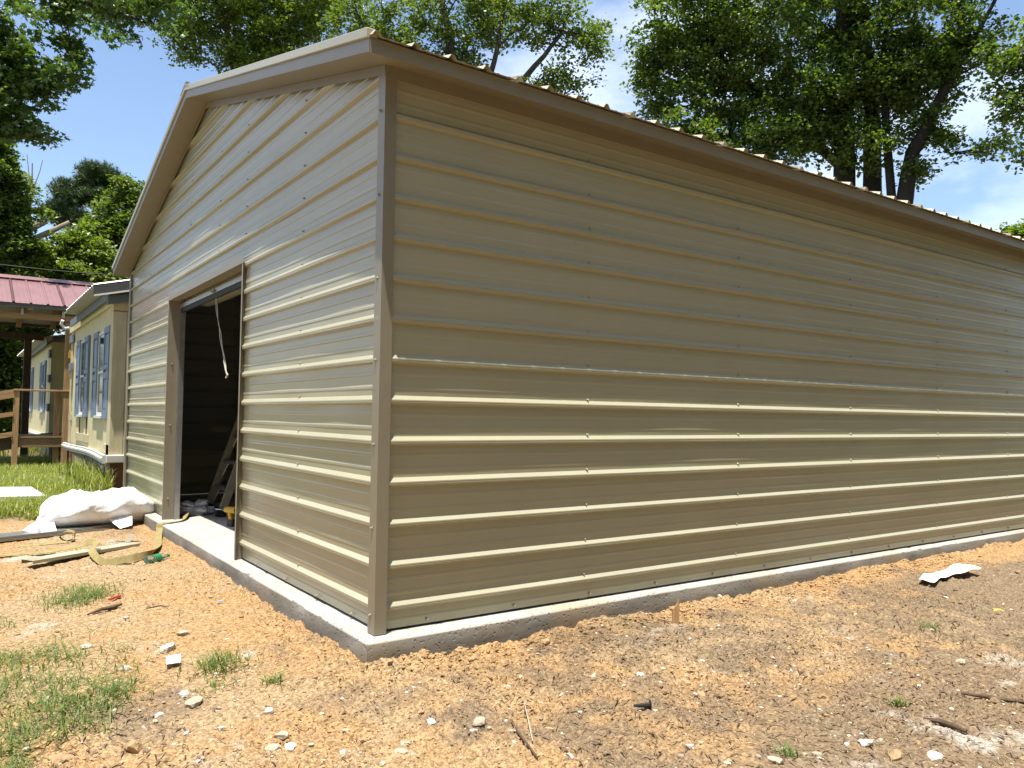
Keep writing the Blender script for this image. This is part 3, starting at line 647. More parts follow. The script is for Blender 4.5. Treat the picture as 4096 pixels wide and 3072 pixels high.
# ------------------------------------------------------------------ wooden porch with red metal roof
PO = thing('wooden_porch', 'wooden porch with red metal roof and ramp rails beside the yellow house', 'porch', (-.03, 15.3, 0))
def PP(name, mb, mt=M_lum, parent=None, **kw):
    o = mb.build(name, mt, parent or PO, **kw)
    if parent is None: o.location = -Vector(PO.location)
    return o
PP('post', MB().box(-.09, .02, 15.24, 15.36, -.12, 3.07), M_lumv, bevel=.004)
PP('post', MB().box(-.23, -.12, 15.42, 15.53, -.12, 1.57), M_lumv, bevel=.004)
PP('post', MB().box(-.985, -.88, 15.24, 15.34, -.12, 1.57), M_lumv, bevel=.004)
PP('post', MB().box(-.62, -.46, 19.2, 19.36, -.12, 2.95), M_lumd, bevel=.004)
PP('post', MB().box(-1.35, -1.25, 16.3, 16.4, -.12, 1.4), M_lumd, bevel=.004); PP('post', MB().box(-2.6, -2.48, 15.24, 15.36, -.12, 3.07), M_lumv, bevel=.004)
PP('beam', MB().box(-4.2, .10, 15.26, 15.34, 3.08, 3.21), M_lum, bevel=.003); PP('beam', MB().box(-4.2, -.2, 19.24, 19.32, 2.95, 3.12), M_lumd, bevel=.003)
for k, x in enumerate((-.75, -1.75, -2.75, -3.75, .0)):
    for s in (0, 1):
        yf = lambda y: y if s == 0 else 34.6 - y
        PP('rafter', MB().bar((x, yf(15.12), 3.28), (x, yf(17.28), 4.08), .04, .12, (1, 0, 0)), M_lum)
    MB_ = MB().box(x - .17, x - .12, 15.235, 15.258, 3.16, 3.30); PP('hanger', MB_, M_galv)
for z, y in ((3.40, 15.6), (3.75, 16.5)): PP('purlin', MB().box(-4.2, .3, y - .04, y + .04, z - .02, z + .02), M_lum)
for s in (0, 1):
    for k in range(6):
        x0 = 2.6 - (k + 1) * .915; pts = []
        for j in range(4):
            xc = x0 + j * .305; pts += [(xc - .03, 0), (xc - .012, .025), (xc + .012, .025), (xc + .03, 0)]
            if j < 3:
                for qq in (1 / 3, 2 / 3): pts += [(xc + .305 * qq - .012, 0), (xc + .305 * qq - .006, .004), (xc + .305 * qq + .006, .004), (xc + .305 * qq + .012, 0)]
        V = []; n = len(pts)
        for y, z in ((15.06, 3.385), (17.3, 4.215)):
            for x, h in pts: V.append((x, y if s == 0 else 34.6 - y, z + h))
        o = lnk(bpy.data.objects.new('roof_panel', npmesh('roof_panel', V, [(j, j + 1, n + j + 1, n + j) for j in range(n - 1)], M_red)), PO); o.location = -Vector(PO.location)
    yf = lambda y: y if s == 0 else 34.6 - y
    PP('roof_lining', MB().add([(-2.9, yf(15.08), 3.37), (.6, yf(15.08), 3.37), (.6, yf(17.3), 4.195), (-2.9, yf(17.3), 4.195)], [(0, 1, 2, 3)]), M_under)
    PP('eave_trim', MB().box(-2.9, .2, *sorted((yf(15.07), yf(15.10))), 3.30, 3.378), M_dark)
PP('ridge_cap', MB().prism([(-2.9, 17.05, 4.165), (-2.9, 17.3, 4.27), (-2.9, 17.55, 4.165), (-2.9, 17.3, 4.245)], (5.4, 0, 0)), M_red)
PP('hand_rail', MB().box(-.99, .06, 15.22, 15.37, 1.575, 1.615), M_lum, bevel=.004)
PP('hand_rail', MB().bar((-.98, 15.3, 1.59), (-2.6, 15.3, 1.25), .14, .04), M_lum)
PP('ramp_rail', MB().bar((-.98, 15.24, 1.50), (-2.6, 15.24, 1.16), .04, .13), M_lum); PP('ramp_rail', MB().bar((-.98, 15.24, 1.10), (-2.6, 15.24, .80), .04, .09), M_lum); PP('ramp_rail', MB().bar((-.98, 15.24, .68), (-2.6, 15.24, .38), .04, .10), M_lum); PP('ramp_rail', MB().bar((-.98, 15.34, .5), (-2.6, 15.34, .2), .04, .26), M_lumd)
PP('rim_joist', MB().box(-.885, .1, 15.30, 15.34, .40, .595), M_lumy); PP('rim_joist', MB().box(-.2, 1.2, 19.2, 19.24, .40, .595), M_lumd)
for k in range(12): PP('deck_board', MB().box(-.95, 1.25, 15.28 + k * .145, 15.28 + k * .145 + .137, .598, .632), M_lumy)
PP('porch_lamp', MB().box(-.06, .0, 14.84, 14.9, 2.28, 2.40).box(-.05, -.01, 14.85, 14.89, 2.40, 2.46), M_drill)

# ------------------------------------------------------------------ loose things on the ground
def at(x, y, dz=0): return (x, y, gz(x, y) + dz)
# wrapped bundle
def wrap_mesh():
    n, k = 46, 40; V = []
    for i in range(n):
        t = i / (n - 1); e = min(1, (t * (1 - t) * 4) ** .22) if 0 < t < 1 else .02
        h = (.35 + .08 * math.exp(-((t - .78) / .2) ** 2) + .02 * math.sin(t * 9)); wd = .30 + .05 * math.sin(t * 4)
        if t < .5: h *= 1.12
        for j in range(k):
            a = 2 * math.pi * j / k; ca, sa = math.cos(a), math.sin(a)
            f = .042 * (abs(math.sin(t * 11 + a * 2.0)) + .5 * abs(math.sin(t * 23 - a * 3.1 + 1)) + .35 * abs(math.sin(t * 5 + a * 7)))
            y = ca * wd * e * (1 - f * 1.6); z = max(-.02, (sa * .5 + .5) ** .85 * h * e * (1.12 - f * 2.2)) + (0 if sa > -.6 else .0)
            V.append(((t - .5) * 1.16 + .03 * math.sin(a * 3), y, z))
    F = [(i * k + j, i * k + (j + 1) % k, (i + 1) * k + (j + 1) % k, (i + 1) * k + j) for i in range(n - 1) for j in range(k)]
    me = npmesh('wrap', V, F, M_wrap, True); me.set_sharp_from_angle(angle=R(50)); return me
M_wrap = mat('white_plastic_sheet', (.95, .96, .98), .35, .5, bump=(14, .3, .05))
WB = thing('wrapped_bundle', 'bundle of metal sheets wrapped in crumpled white plastic beside the slab', 'bundle', at(-.55, 6.12, 0), R(10))
o = lnk(bpy.data.objects.new('plastic_wrap', wrap_mesh()), WB); o.location = (0, 0, .02)
for k in range(4): MB().box(-1.45, .05, -.31 + .02 * k, -.05 + .02 * k, .0 + .012 * k, .008 + .012 * k).build('metal_sheet', M_galv if k % 2 else M_trim, WB).rotation_euler = (0, 0, R(10 + k * .6))
m = MB(); m.ribbon([((-.68 + .02 * k, -.31 + .015 * k, .05 - .004 * k), (0, .4, 1)) for k in range(3)], .09); m.build('wrap_flap', M_wrap, WB)
MB().add([(-.70, -.1, .10), (-.62, -.34, .01), (-.50, -.33, .02), (-.5, -.1, .2), (-.8, -.22, .06)], [(0, 4, 1), (0, 1, 2, 3)]).build('wrap_flap', M_wrap, WB)
MB().add([(.02, -.25, .12), (.10, -.42, .02), (.22, -.44, .05), (.3, -.2, .15)], [(0, 1, 2, 3)]).build('wrap_flap', M_wrap, WB)
# long flat trim piece
TS = thing('trim_strip', 'long flat tan metal trim strip lying on the dirt under the strap', 'metal strip', at(-.90, 4.23, .0), math.atan2(4.44 - 3.93, -.452 + 1.352))
MB().box(-.53, .53, -.075, .075, .045, .047).build('face', M_panel, TS); MB().box(-.53, .53, -.077, -.0752, .02, .047).build('lip', M_panel, TS); MB().box(-.53, .53, .0752, .077, .01, .047).build('lip', M_trim, TS)
MB().bar((.50, .06, .05), (.60, .12, .11), .05, .002).build('bent_tab', M_trim, TS)
sc = MB().bar((-.15, 0, .012), (.15, 0, .016), .03, .004).bar((-.10, .02, .02), (.13, -.01, .022), .02, .004).build('metal_offcut', M_trim); sc.location = at(-.50, 4.63, .02); sc.rotation_euler = (0, 0, R(-28)); tag(sc, 'thin dark metal offcut behind the end of the trim strip', 'offcut')
# webbing straps
def strap_obj(label, pts, wid=.05):
    P_ = []
    n = len(pts)
    for i in range(n - 1):
        p0 = Vector(pts[max(i - 1, 0)][0]); p1 = Vector(pts[i][0]); p2 = Vector(pts[i + 1][0]); p3 = Vector(pts[min(i + 2, n - 1)][0])
        w1 = Vector(pts[i][1]).normalized(); w2 = Vector(pts[i + 1][1]).normalized()
        for k in range(8):
            t = k / 8; q = .5 * ((2 * p1) + (-p0 + p2) * t + (2 * p0 - 5 * p1 + 4 * p2 - p3) * t * t + (-p0 + 3 * p1 - 3 * p2 + p3) * t ** 3)
            P_.append((q, w1.lerp(w2, t)))
    P_.append(pts[-1]); o = MB().ribbon(P_, wid).build('webbing_strap', M_strap, smooth=True); return tag(o, label, 'strap', 'yellow straps on the ground')
gp = lambda x, y, dz: Vector(at(x, y, dz))
strap_obj('yellow webbing strap looping over the trim strip and up into the doorway', [(gp(-1.75, 4.80, .02), (.2, 1, .1)), (gp(-1.527, 4.774, .025), (.1, 1, .15)), (gp(-1.17, 4.60, .03), (.3, 1, .2)), (gp(-.95, 4.42, .07), (.3, 1, .4)), (gp(-.855, 4.33, .10), (.5, .5, 1)), (gp(-.80, 4.25, .11), (1, .2, .2)), (gp(-.86, 4.05, .07), (.9, .2, .5)), (gp(-.80, 3.75, .03), (.3, .3, 1)), (gp(-.65, 3.63, .045), (0, .5, 1)), (gp(-.5, 3.70, .04), (0, .5, 1)), (gp(-.38, 3.86, .03), (.6, .1, 1)), (gp(-.28, 4.2, .03), (1, -.2, .2)), (gp(-.20, 4.6, .03), (1, 0, .1)), (Vector((-.125, 4.95, -.05)), (1, .1, 0)), (Vector((-.10, 5.02, .012)), (.7, -.6, 0)), (Vector((.02, 5.08, .012)), (.3, -1, 0)), (Vector((.16, 5.2, .012)), (.3, -1, .3)), (Vector((.25, 5.45, .045)), (.9, -.4, .5)), (Vector((.28, 5.62, .02)), (1, 0, 0))], .065)
cx, cy = -.93, 5.24
strap_obj('short yellow strap end coiled in front of the wrapped bundle', [(gp(-1.36, 5.22, .012), (0, 1, .1)), (gp(-1.15, 5.24, .012), (0, 1, .2)), (gp(-1.03, 5.22, .012), (.2, 1, .2))] + [(gp(cx, cy, .06) + Vector((.055 * math.sin(a) * (1 + .05 * a), .02 * a - .05, -.05 * math.cos(a))), (.25, 1, 0)) for a in np.linspace(0, 9.5, 9)], .07)
# bottle
BT = thing('drink_bottle', 'clear plastic drink bottle with green label and cap lying by the strap', 'bottle', at(-.40, 3.58, .035), math.atan2(.15, .233))
def lathe_x(prof, n=16):
    m = MB(); k = len(prof)
    for x, r_ in prof:
        for j in range(n): t = 2 * math.pi * j / n; m.v.append((x, r_ * math.cos(t), r_ * math.sin(t)))
    for i in range(k - 1):
        for j in range(n): m.f.append((i * n + j, i * n + (j + 1) % n, (i + 1) * n + (j + 1) % n, (i + 1) * n + j))
    m.f += [tuple(range(n))[::-1], tuple(range((k - 1) * n, k * n))]
    return m
lathe_x([(-.13, .02), (-.128, .03), (-.11, .033), (-.05, .0315), (-.045, .033), (.03, .033), (.06, .03), (.09, .016), (.105, .0135), (.112, .0135)]).build('body', M_pet, BT, smooth=True)
lathe_x([(-.035, .0337), (.02, .0337)]).build('label_band', M_green, BT, smooth=True); lathe_x([(.105, .0155), (.125, .0155)]).build('cap', M_green, BT, smooth=True)
# white card and paper
cd = MB().box(-.036, .036, -.054, .054, .0, .004).build('white_card', M_paper, bevel=.0008); cd.location = at(-.90, .545, .022); cd.rotation_euler = (R(8), R(-4), R(-10)); cd.rotation_euler = (R(6), R(-3), math.atan2(.585 - .601, -.857 + .925) + R(2)); tag(cd, 'small blank white card on the dirt left of the slab corner', 'card')
def paper():
    m = MB(); n, k = 16, 6
    for i in range(n):
        for j in range(k):
            t = i / (n - 1); s = j / (k - 1) - .5
            m.v.append(((t - .5) * .86, s * (.12 + .07 * t) + .03 * math.sin(t * 5), .012 + .028 * t ** 3 + .012 * math.sin(t * 5.2 + .5) ** 2 + .012 * s * math.sin(t * 8) + .006 * math.sin(t * 21 + s * 5)))
    for i in range(n - 1):
        for j in range(k - 1): m.f.append((i * k + j, (i + 1) * k + j, (i + 1) * k + j + 1, i * k + j + 1))
    return m
pp = paper().build('paper_sheet', M_paper, smooth=True); pp.location = at(4.92, -.62, .02); pp.rotation_euler = (0, 0, math.atan2(.1, .9)); tag(pp, 'bent white paper sheet on the dirt near the long wall', 'paper')
bd = MB().box(-.30, .30, -.62, .62, 0, .05).build('white_board', M_white, bevel=.006); bd.location = at(-1.22, 9.2, .05); bd.rotation_euler = (R(1), R(2), R(4)); tag(bd, 'pale flat board half sunk in the grass by the house', 'board')
# stake, sticks, small scraps
def stick(name, label, cat, pts, rad, mt, n=6):
    o = MB().tube([Vector(at(x, y, d)) for x, y, d in pts], rad, n).build(name, mt, smooth=True, ang=60); return tag(o, label, cat)
st = MB().prism([(-.022, 0, -.08), (.022, 0, -.08), (.022, 0, .10), (.014, 0, .155), (.006, 0, .12), (-.022, 0, .09)], (0, .016, 0)).build('wooden_stake', M_lumv); st.location = at(1.907, -.40, .0); st.rotation_euler = (R(-4), R(4), R(-25)); tag(st, 'broken wooden stake sticking up from the dirt beside the slab', 'stake')
stick('stick', 'thick brown stick lying at the lower right of the dirt', 'stick', [(1.816, -2.021, .015), (1.82, -2.09, .018), (1.81, -2.15, .014), (1.80, -2.215, .015)], [.011, .014, .013, .009], M_stick)
stick('stick', 'dark bent stick at the right edge of the dirt', 'stick', [(2.30, -1.96, .012), (2.36, -2.05, .016), (2.40, -2.12, .015), (2.50, -2.26, .015)], [.006, .012, .012, .012], M_stick)
stick('stick', 'dark charred stick left of the grass clumps near the red scrap', 'stick', [(-1.14, 1.94, .012), (-1.05, 1.99, .018), (-.98, 2.03, .018), (-.92, 2.06, .02)], [.007, .012, .016, .01], M_stick)
stick('twig', 'forked dark twig in the bottom centre of the dirt', 'twig', [(.107, -1.133, .012), (.08, -1.23, .016), (.05, -1.33, .014), (.006, -1.459, .012)], [.003, .0055, .005, .004], M_stick)
stick('straw_stem', 'pale straight straw stem crossing the forked twig', 'straw', [(.276, -1.004, .012), (.19, -1.15, .02), (.098, -1.305, .014)], [.002, .003, .003], M_stone)
stick('twig', 'curled dark twig on the dirt between bottle and grass', 'twig', [(-.80, 1.85, .01), (-.76, 1.80, .02), (-.72, 1.82, .018), (-.68, 1.76, .012)], [.004, .005, .005, .003], M_stick)
rs = MB().bar((-.05, 0, .01), (.05, 0, .016), .025, .012).build('red_scrap', M_redp, bevel=.003); rs.location = at(-.92, 2.35, .008); rs.rotation_euler = (0, 0, R(38)); tag(rs, 'small red plastic scrap on the dirt among pale stones', 'scrap')
bl = MB().tube([(-.045, 0, .018), (.0, 0, .02), (.03, 0, .022)], [.006, .011, .012], 8).tube([(.03, 0, .022), (.036, 0, .022)], [.024, .022], 10).build('black_plug', M_black, smooth=True); bl.location = at(.775, -1.256, .004); bl.rotation_euler = (0, 0, R(-35)); tag(bl, 'small black plastic plug on the dirt right of the twig', 'plug')
bs = MB().box(-.02, .02, -.008, .008, 0, .003).build('blue_scrap', mat('blue_plastic', (.25, .45, .75), .4)); bs.location = at(-.36, 1.70, .015); bs.rotation_euler = (R(8), 0, R(10)); tag(bs, 'tiny pale blue plastic scrap near the front slab edge', 'scrap')
yl = MB().add([(-.05, 0, .01), (-.015, -.02, .02), (.0, -.05, .014), (.012, -.016, .024), (.05, -.01, .015), (.018, .012, .022), (.01, .045, .012), (-.014, .018, .02)], [tuple(range(8))]).build('fallen_leaf', mat('yellow_leaf', (.55, .36, .06), .6)); yl.location = at(4.05, -1.38, .015); tag(yl, 'yellow fallen leaf on the dirt at the right', 'leaf')

# rocks: individual bigger ones, each its own shape
def rock_mesh(sx, sy, sz, seed, mt):
    r_ = random.Random(seed); bm = bmesh.new(); bmesh.ops.create_icosphere(bm, subdivisions=2, radius=1)
    ax = [Vector((r_.gauss(0, 1), r_.gauss(0, 1), r_.gauss(0, 1))).normalized() for _ in range(9)]; of = [r_.uniform(.55, .95) for _ in ax]
    for v in bm.verts:
        p = v.co.normalized(); s = 1.0
        for a, o_ in zip(ax, of):
            d = p.dot(a)
            if d > 0: s = min(s, o_ / d)
        p = p * s * (1 + r_.uniform(-.05, .05)); v.co = Vector((p.x * sx, p.y * sy, p.z * sz))
    me = bpy.data.meshes.new('rock'); bm.to_mesh(me); bm.free(); me.materials.append(mt); me.shade_smooth(); me.set_sharp_from_angle(angle=R(22)); return me
ROCKS = [(-.744, 1.039, .055, M_stone, 'grey brown knobbly stone above the white card'), (-.869, .827, .075, M_stonew, 'largest pale broken stone just above the white card'), (-1.24, 1.12, .05, M_stonew, 'white pitted stone left of the card past the grass'),
 (-.951, -.119, .055, M_stone, 'cream curved stone chip below the grass tuft'), (-.96, .02, .045, M_stonew, 'bright white stone flake right of the grass clumps'), (-.699, -.401, .038, M_stonew, 'white rounded pebble alone on smooth dirt'), (-1.501, -.355, .06, M_stoneo, 'orange wedge shaped rock at the lower left'),
 (-1.253, -.441, .062, M_stoneo, 'flat orange slab rock at the lower left centre'), (-.797, -.739, .055, M_stone, 'front cream stone of the cluster at bottom left centre'), (-.74, -.69, .05, M_stone, 'rear grey stone of the cluster at bottom left centre'), (-.73, -.78, .04, M_stonew, 'small pitted stone at the right of the cluster'),
 (-.145, -.798, .03, M_stoneo, 'small orange stone below the slab corner'), (-.135, -.881, .035, M_stonew, 'white angular stone below the slab corner'), (.012, -1.03, .05, M_stone, 'elongated cream stone above the forked twig'), (-.581, -.953, .03, M_stonew, 'white stone at the bottom edge left of centre'),
 (-.387, -1.08, .04, M_stone, 'tan stone at the bottom edge centre'), (.169, -1.452, .03, M_stonew, 'white stone at the bottom right of the forked twig'), (1.132, -1.288, .042, M_stoneo, 'rounded orange stone in the dark mulch'), (.828, -1.939, .045, M_stone, 'flat cream stone beside a weed at the bottom'),
 (1.298, -2.17, .05, M_stoneo, 'upright tan stone among the white chalk patches'), (2.846, -1.703, .05, M_stone, 'cream stone below the paper sheet'), (1.312, -2.037, .055, M_stonew, 'white chalk lump left of the thick stick'), (1.439, -2.262, .05, M_stonew, 'white chalk lump below the thick stick'), (.98, -2.17, .04, M_stonew, 'white chalk lump at the bottom edge of the dirt'),
 (-1.35, .32, .075, M_stoneo, 'broad orange rock half hidden in the grass clumps'), (-1.12, .62, .04, M_stonew, 'pale flat stone between grass and white card'), (.42, -.33, .035, M_stoneo, 'clod of orange clay against the slab side'), (.95, -.28, .045, M_stoneo, 'larger clod of orange clay under the slab edge')]
for i, (x, y, s, mt, lab) in enumerate(ROCKS):
    r_ = random.Random(i + 100); o = lnk(bpy.data.objects.new('rock', rock_mesh(s * r_.uniform(.7, .95), s * r_.uniform(.5, .78), s * r_.uniform(.3, .5), i, mt)))
    o.location = at(x, y, s * .10); o.rotation_euler = (r_.uniform(-.2, .2), r_.uniform(-.2, .2), r_.uniform(0, 6.3)); tag(o, lab, 'rock', 'stones on the dirt')

# gravel, clods, chips and fibres: nobody could count these
ICO_V = None
def ico():
    bm = bmesh.new(); bmesh.ops.create_icosphere(bm, subdivisions=1, radius=1); V = np.array([v.co[:] for v in bm.verts]); F = np.array([[v.index for v in f.verts] for f in bm.faces]); bm.free(); return V, F
IV, IF = ico()
def scatter(n, region, seed):
    r_ = np.random.default_rng(seed); x0, x1, y0, y1 = region; x = r_.uniform(x0, x1, n); y = r_.uniform(y0, y1, n)
    k = ~((x > SX0 - .01) & (y > slab_y(x) - .01)); return x[k], y[k]
def rotz(V, a): c, s = np.cos(a)[:, None], np.sin(a)[:, None]; return np.stack([V[..., 0] * c - V[..., 1] * s, V[..., 0] * s + V[..., 1] * c, V[..., 2]], -1)
def pebbles(name, n, region, smin, smax, colf, seed, power=2.2, dens=None):
    r_ = np.random.default_rng(seed); x, y = scatter(n, region, seed)
    if dens is not None: k = r_.random(len(x)) < dens(x, y); x, y = x[k], y[k]
    n = len(x); s = smin + (smax - smin) * r_.random(n) ** power * (.5 + .5 * r_.random(n))
    V = IV[None] * (1 + r_.uniform(-.28, .28, (n, len(IV), 1))); V = V * np.stack([s, s * r_.uniform(.55, .95, n), s * r_.uniform(.4, .75, n)], -1)[:, None]
    V = rotz(V, r_.uniform(0, 6.28, n)); V = V + np.stack([x, y, gzv(x, y) + s * .12], -1)[:, None]
    F = IF[None] + (np.arange(n) * len(IV))[:, None, None]
    me = npmesh(name, V.reshape(-1, 3), F.reshape(-1, 3), M_grit, False)
    c = colf(x, y, r_); a = np.ones((n, len(IV), 4), np.float32); a[..., :3] = c[:, None]
    me.color_attributes.new('soil', 'FLOAT_COLOR', 'POINT').data.foreach_set('color', a.ravel())
    return tag(lnk(bpy.data.objects.new(name, me)), kind='stuff')
M_grit = mat('grit', (.4, .3, .2), .95, .15, bump=(150, .6, .003)); t_ = M_grit.node_tree; a_ = N(t_, 'ShaderNodeAttribute', attribute_name='soil'); t_.links.new(a_.outputs['Color'], t_.nodes['Principled BSDF'].inputs['Base Color'])
def clodcol(x, y, r_): return np.clip(soil_col(x, y) * r_.uniform(.75, 1.25, (len(x), 1)), 0, .8)
def stonecol(x, y, r_):
    base = np.array([[.68, .64, .56], [.60, .50, .36], [.48, .32, .16], [.35, .29, .22]]); i = r_.choice(4, len(x), p=[.27, .33, .27, .13]); return base[i] * r_.uniform(.55, .88, (len(x), 1))
patchy = lambda x, y: .10 + .75 * sstep(-.12, .42, vnoise(x * .8 + 3, y * .8, 71) + .7 * vnoise(x * 2.3, y * 2.3, 72) + .35 * sstep(.0, -.8, y))
patchy2 = lambda x, y: .22 + .78 * sstep(-.2, .3, vnoise(x * .9, y * .9, 73) + .7 * vnoise(x * 2.6, y * 2.6, 74) + .3 * sstep(.3, -.9, y))
tag(pebbles('soil_clods', 40000, (-2.0, 2.6, -2.9, 1.4), .0025, .0125, clodcol, 1, 2.4, patchy2), 'loose crumbs of tan soil', 'soil'); tag(pebbles('soil_clods', 9000, (-2.0, 7.5, -2.6, 6.2), .005, .021, clodcol, 2, 3.0), 'coarser crumbs of soil over the yard', 'soil')
tag(pebbles('gravel', 3200, (-2.0, 2.6, -2.9, 1.4), .004, .019, stonecol, 3, 2.8, patchy), 'small pale gravel scattered on the near dirt', 'gravel'); tag(pebbles('gravel', 2400, (-2.0, 8, -2.6, 6.5), .006, .028, stonecol, 4, 3.0, patchy), 'pale gravel scattered over the yard', 'gravel')
bankd = lambda x, y: np.exp(-((y - SY0 + .15) / .10) ** 2)
tag(pebbles('clay_crumbs', 9000, (-.1, 6, -.55, SY0 + .03), .004, .024, clodcol, 5, 2.2, bankd), 'crumbled clay along the long slab edge', 'soil')
def strips(name, n, region, lmin, lmax, wmin, wmax, mt, seed, dens=None, lift=.004, tilt=.15):
    r_ = np.random.default_rng(seed); x, y = scatter(n, region, seed)
    if dens is not None: k = r_.random(len(x)) < dens(x, y); x, y = x[k], y[k]
    n = len(x); l = r_.uniform(lmin, lmax, n); w_ = r_.uniform(wmin, wmax, n); b = r_.uniform(-.3, .3, n) * l; h = np.abs(r_.normal(0, tilt, n)) * l
    z0 = np.zeros(n)
    V = np.stack([np.stack([-l / 2, -w_ / 2 * .4, z0], -1), np.stack([-l / 2, w_ / 2 * .4, z0], -1), np.stack([z0, b * .5 - w_ / 2, w_ * .5 + h * .5], -1), np.stack([z0, b * .5 + w_ / 2, w_ * .6 + h * .5], -1), np.stack([l / 2, b - w_ * .2, h * .4], -1), np.stack([l / 2, b + w_ * .2, h * .4], -1)], 1)
    V = rotz(V, r_.uniform(0, 6.28, n)) + np.stack([x, y, gzv(x, y) + lift], -1)[:, None]
    F = np.array([[0, 2, 3, 1], [2, 4, 5, 3]])[None] + (np.arange(n) * 6)[:, None, None]
    return tag(lnk(bpy.data.objects.new(name, npmesh(name, V.reshape(-1, 3), F.reshape(-1, 4), mt))), kind='stuff')
md = lambda x, y: np.clip(.15 + .85 * sstep(-.3, 1.2, x) * sstep(-.1, -.5, y), 0, 1)
M_chip = leafmat('bark_chips', (.06, .04, .025), (.24, .165, .10), .0)
strips('mulch_chips', 9000, (-2, 4.5, -2.9, -.1), .012, .06, .003, .009, M_chip, 21, md); strips('straw_bits', 2600, (-2, 5, -2.9, 3), .015, .09, .0015, .004, M_straw, 22); strips('mulch_chips', 1600, (-2, 0, -2, 6), .012, .05, .003, .008, M_chip, 23)

# grass
def grass(name, x, y, hmin, hmax, wid, mt, seed, lean=.5):
    r_ = np.random.default_rng(seed); n = len(x); h = r_.uniform(hmin, hmax, n); a = r_.uniform(0, 6.28, n); ln = np.abs(r_.normal(lean, .25, n)) * h
    dx, dy = np.cos(a), np.sin(a); px, py = -dy, dx; z = gzv(x, y) - .005; wd = wid * r_.uniform(.6, 1.3, n); V = []
    for t, ww, lz in ((0, 1, 0), (.45, .85, .55), (.8, .5, .9), (1, .05, 1)):
        q = ln * t ** 1.8; zz = z + h * lz * np.sqrt(np.clip(1 - (ln / h * t * .45) ** 2, .15, 1))
        for sg in (-1, 1): V.append(np.stack([x + dx * q + px * sg * wd * ww / 2, y + dy * q + py * sg * wd * ww / 2, zz], -1))
    V = np.stack(V, 1); F = np.array([[0, 1, 3, 2], [2, 3, 5, 4], [4, 5, 7, 6]])[None] + (np.arange(n) * 8)[:, None, None]
    return lnk(bpy.data.objects.new(name, npmesh(name, V.reshape(-1, 3), F.reshape(-1, 4), mt)))
r_ = np.random.default_rng(5)
n = 95000; x = r_.uniform(-4.0, -.02, n); y = 7.0 + 12 * r_.random(n) ** 1.8
dn = sstep(7.0, 7.9, y + .8 * vnoise(x * 2, y * 2, 90)) * np.clip(.8 + vnoise(x * 1.2, y * 1.2, 91), .2, 1); k = r_.random(n) < dn
k &= ~((x > -1.55) & (x < -.9) & (y > 8.55) & (y < 9.85) & (r_.random(n) < .8))
tag(grass('lawn_grass', x[k], y[k], .06, .17, .009, M_grass, 6, .7), 'bright overgrown grass in front of the yellow house', 'grass', kind='stuff')
x = r_.uniform(-9, 4, 9000); y = r_.uniform(19, 60, 9000); tag(grass('lawn_grass', x, y, .15, .4, .03, M_grass, 7, .6), 'distant lawn beyond the house', 'grass', kind='stuff')
x = -.03 - .35 * r_.random(420) ** 1.6; y = r_.uniform(8.6, 12.5, 420); tag(grass('tall_weeds', x, y, .2, .45, .016, M_grass, 9, .45), 'tall weeds along the house skirt', 'weeds', kind='stuff')
# clumps on the dirt at the lower left
cl = [(-1.75, 1.95, .16, 300), (-1.68, 1.15, .16, 420), (-1.5, 1.15, .17, 380), (-1.33, .98, .14, 260), (-1.62, .72, .17, 420), (-1.75, .45, .17, 420), (-1.45, .55, .14, 260), (-1.38, .30, .16, 380), (-1.24, .27, .12, 330), (-1.5, .15, .17, 420), (-1.62, -.05, .14, 360), (-1.42, -.08, .13, 300), (-1.72, -.25, .13, 300), (-1.28, .12, .10, 160), (-1.18, .62, .10, 90), (-1.1, .85, .12, 80), (-1.68, -.42, .08, 200), (-1.2, 1.35, .2, 60)]
xs = []; ys = []
for cx_, cy_, s_, n_ in [(a, b, c * 1.15, int(d * .40)) for a, b, c, d in cl]: xs.append(r_.normal(cx_, s_ * .55, n_)); ys.append(r_.normal(cy_, s_ * .65, n_))
tag(grass('ground_grass', np.concatenate(xs), np.concatenate(ys), .03, .085, .005, M_grassn, 12, 1.5), 'sparse grass creeping over the dirt at lower left', 'grass', kind='stuff')
def tuft(cx_, cy_, s_, n_, h, label, seed):
    x = r_.normal(cx_, s_, n_); y = r_.normal(cy_, s_, n_); o = grass('grass_tuft', x, y, h * .35, h * .85, .005, M_grassn, seed, 1.2); tag(o, label, 'grass tuft', 'grass tufts on bare dirt')
tuft(-.73, .31, .075, 190, .11, 'grass tuft on bare dirt right of the white card', 31); tuft(-.56, -.06, .03, 60, .08, 'small lone weed left of the slab corner', 32); xx = np.concatenate([r_.normal(-1.05, .12, 330), r_.normal(-1.2, .1, 200)]); yy = np.concatenate([r_.normal(2.6, .13, 330), r_.normal(2.38, .12, 200)]); tag(grass('grass_patch', xx, yy, .03, .09, .005, M_grassn, 33, 1.3), 'grass patch above the red scrap', 'grass', kind='stuff')
tuft(.93, -1.93, .02, 40, .07, 'little weed at the bottom edge beside a cream stone', 35); tuft(1.9, -1.85, .02, 40, .07, 'thin weed above the thick stick', 36); tuft(3.3, -1.3, .04, 40, .08, 'small green weed below the paper sheet', 37); tuft(-.80, .05, .05, 50, .06, 'thin grass around the white stone flake', 38)

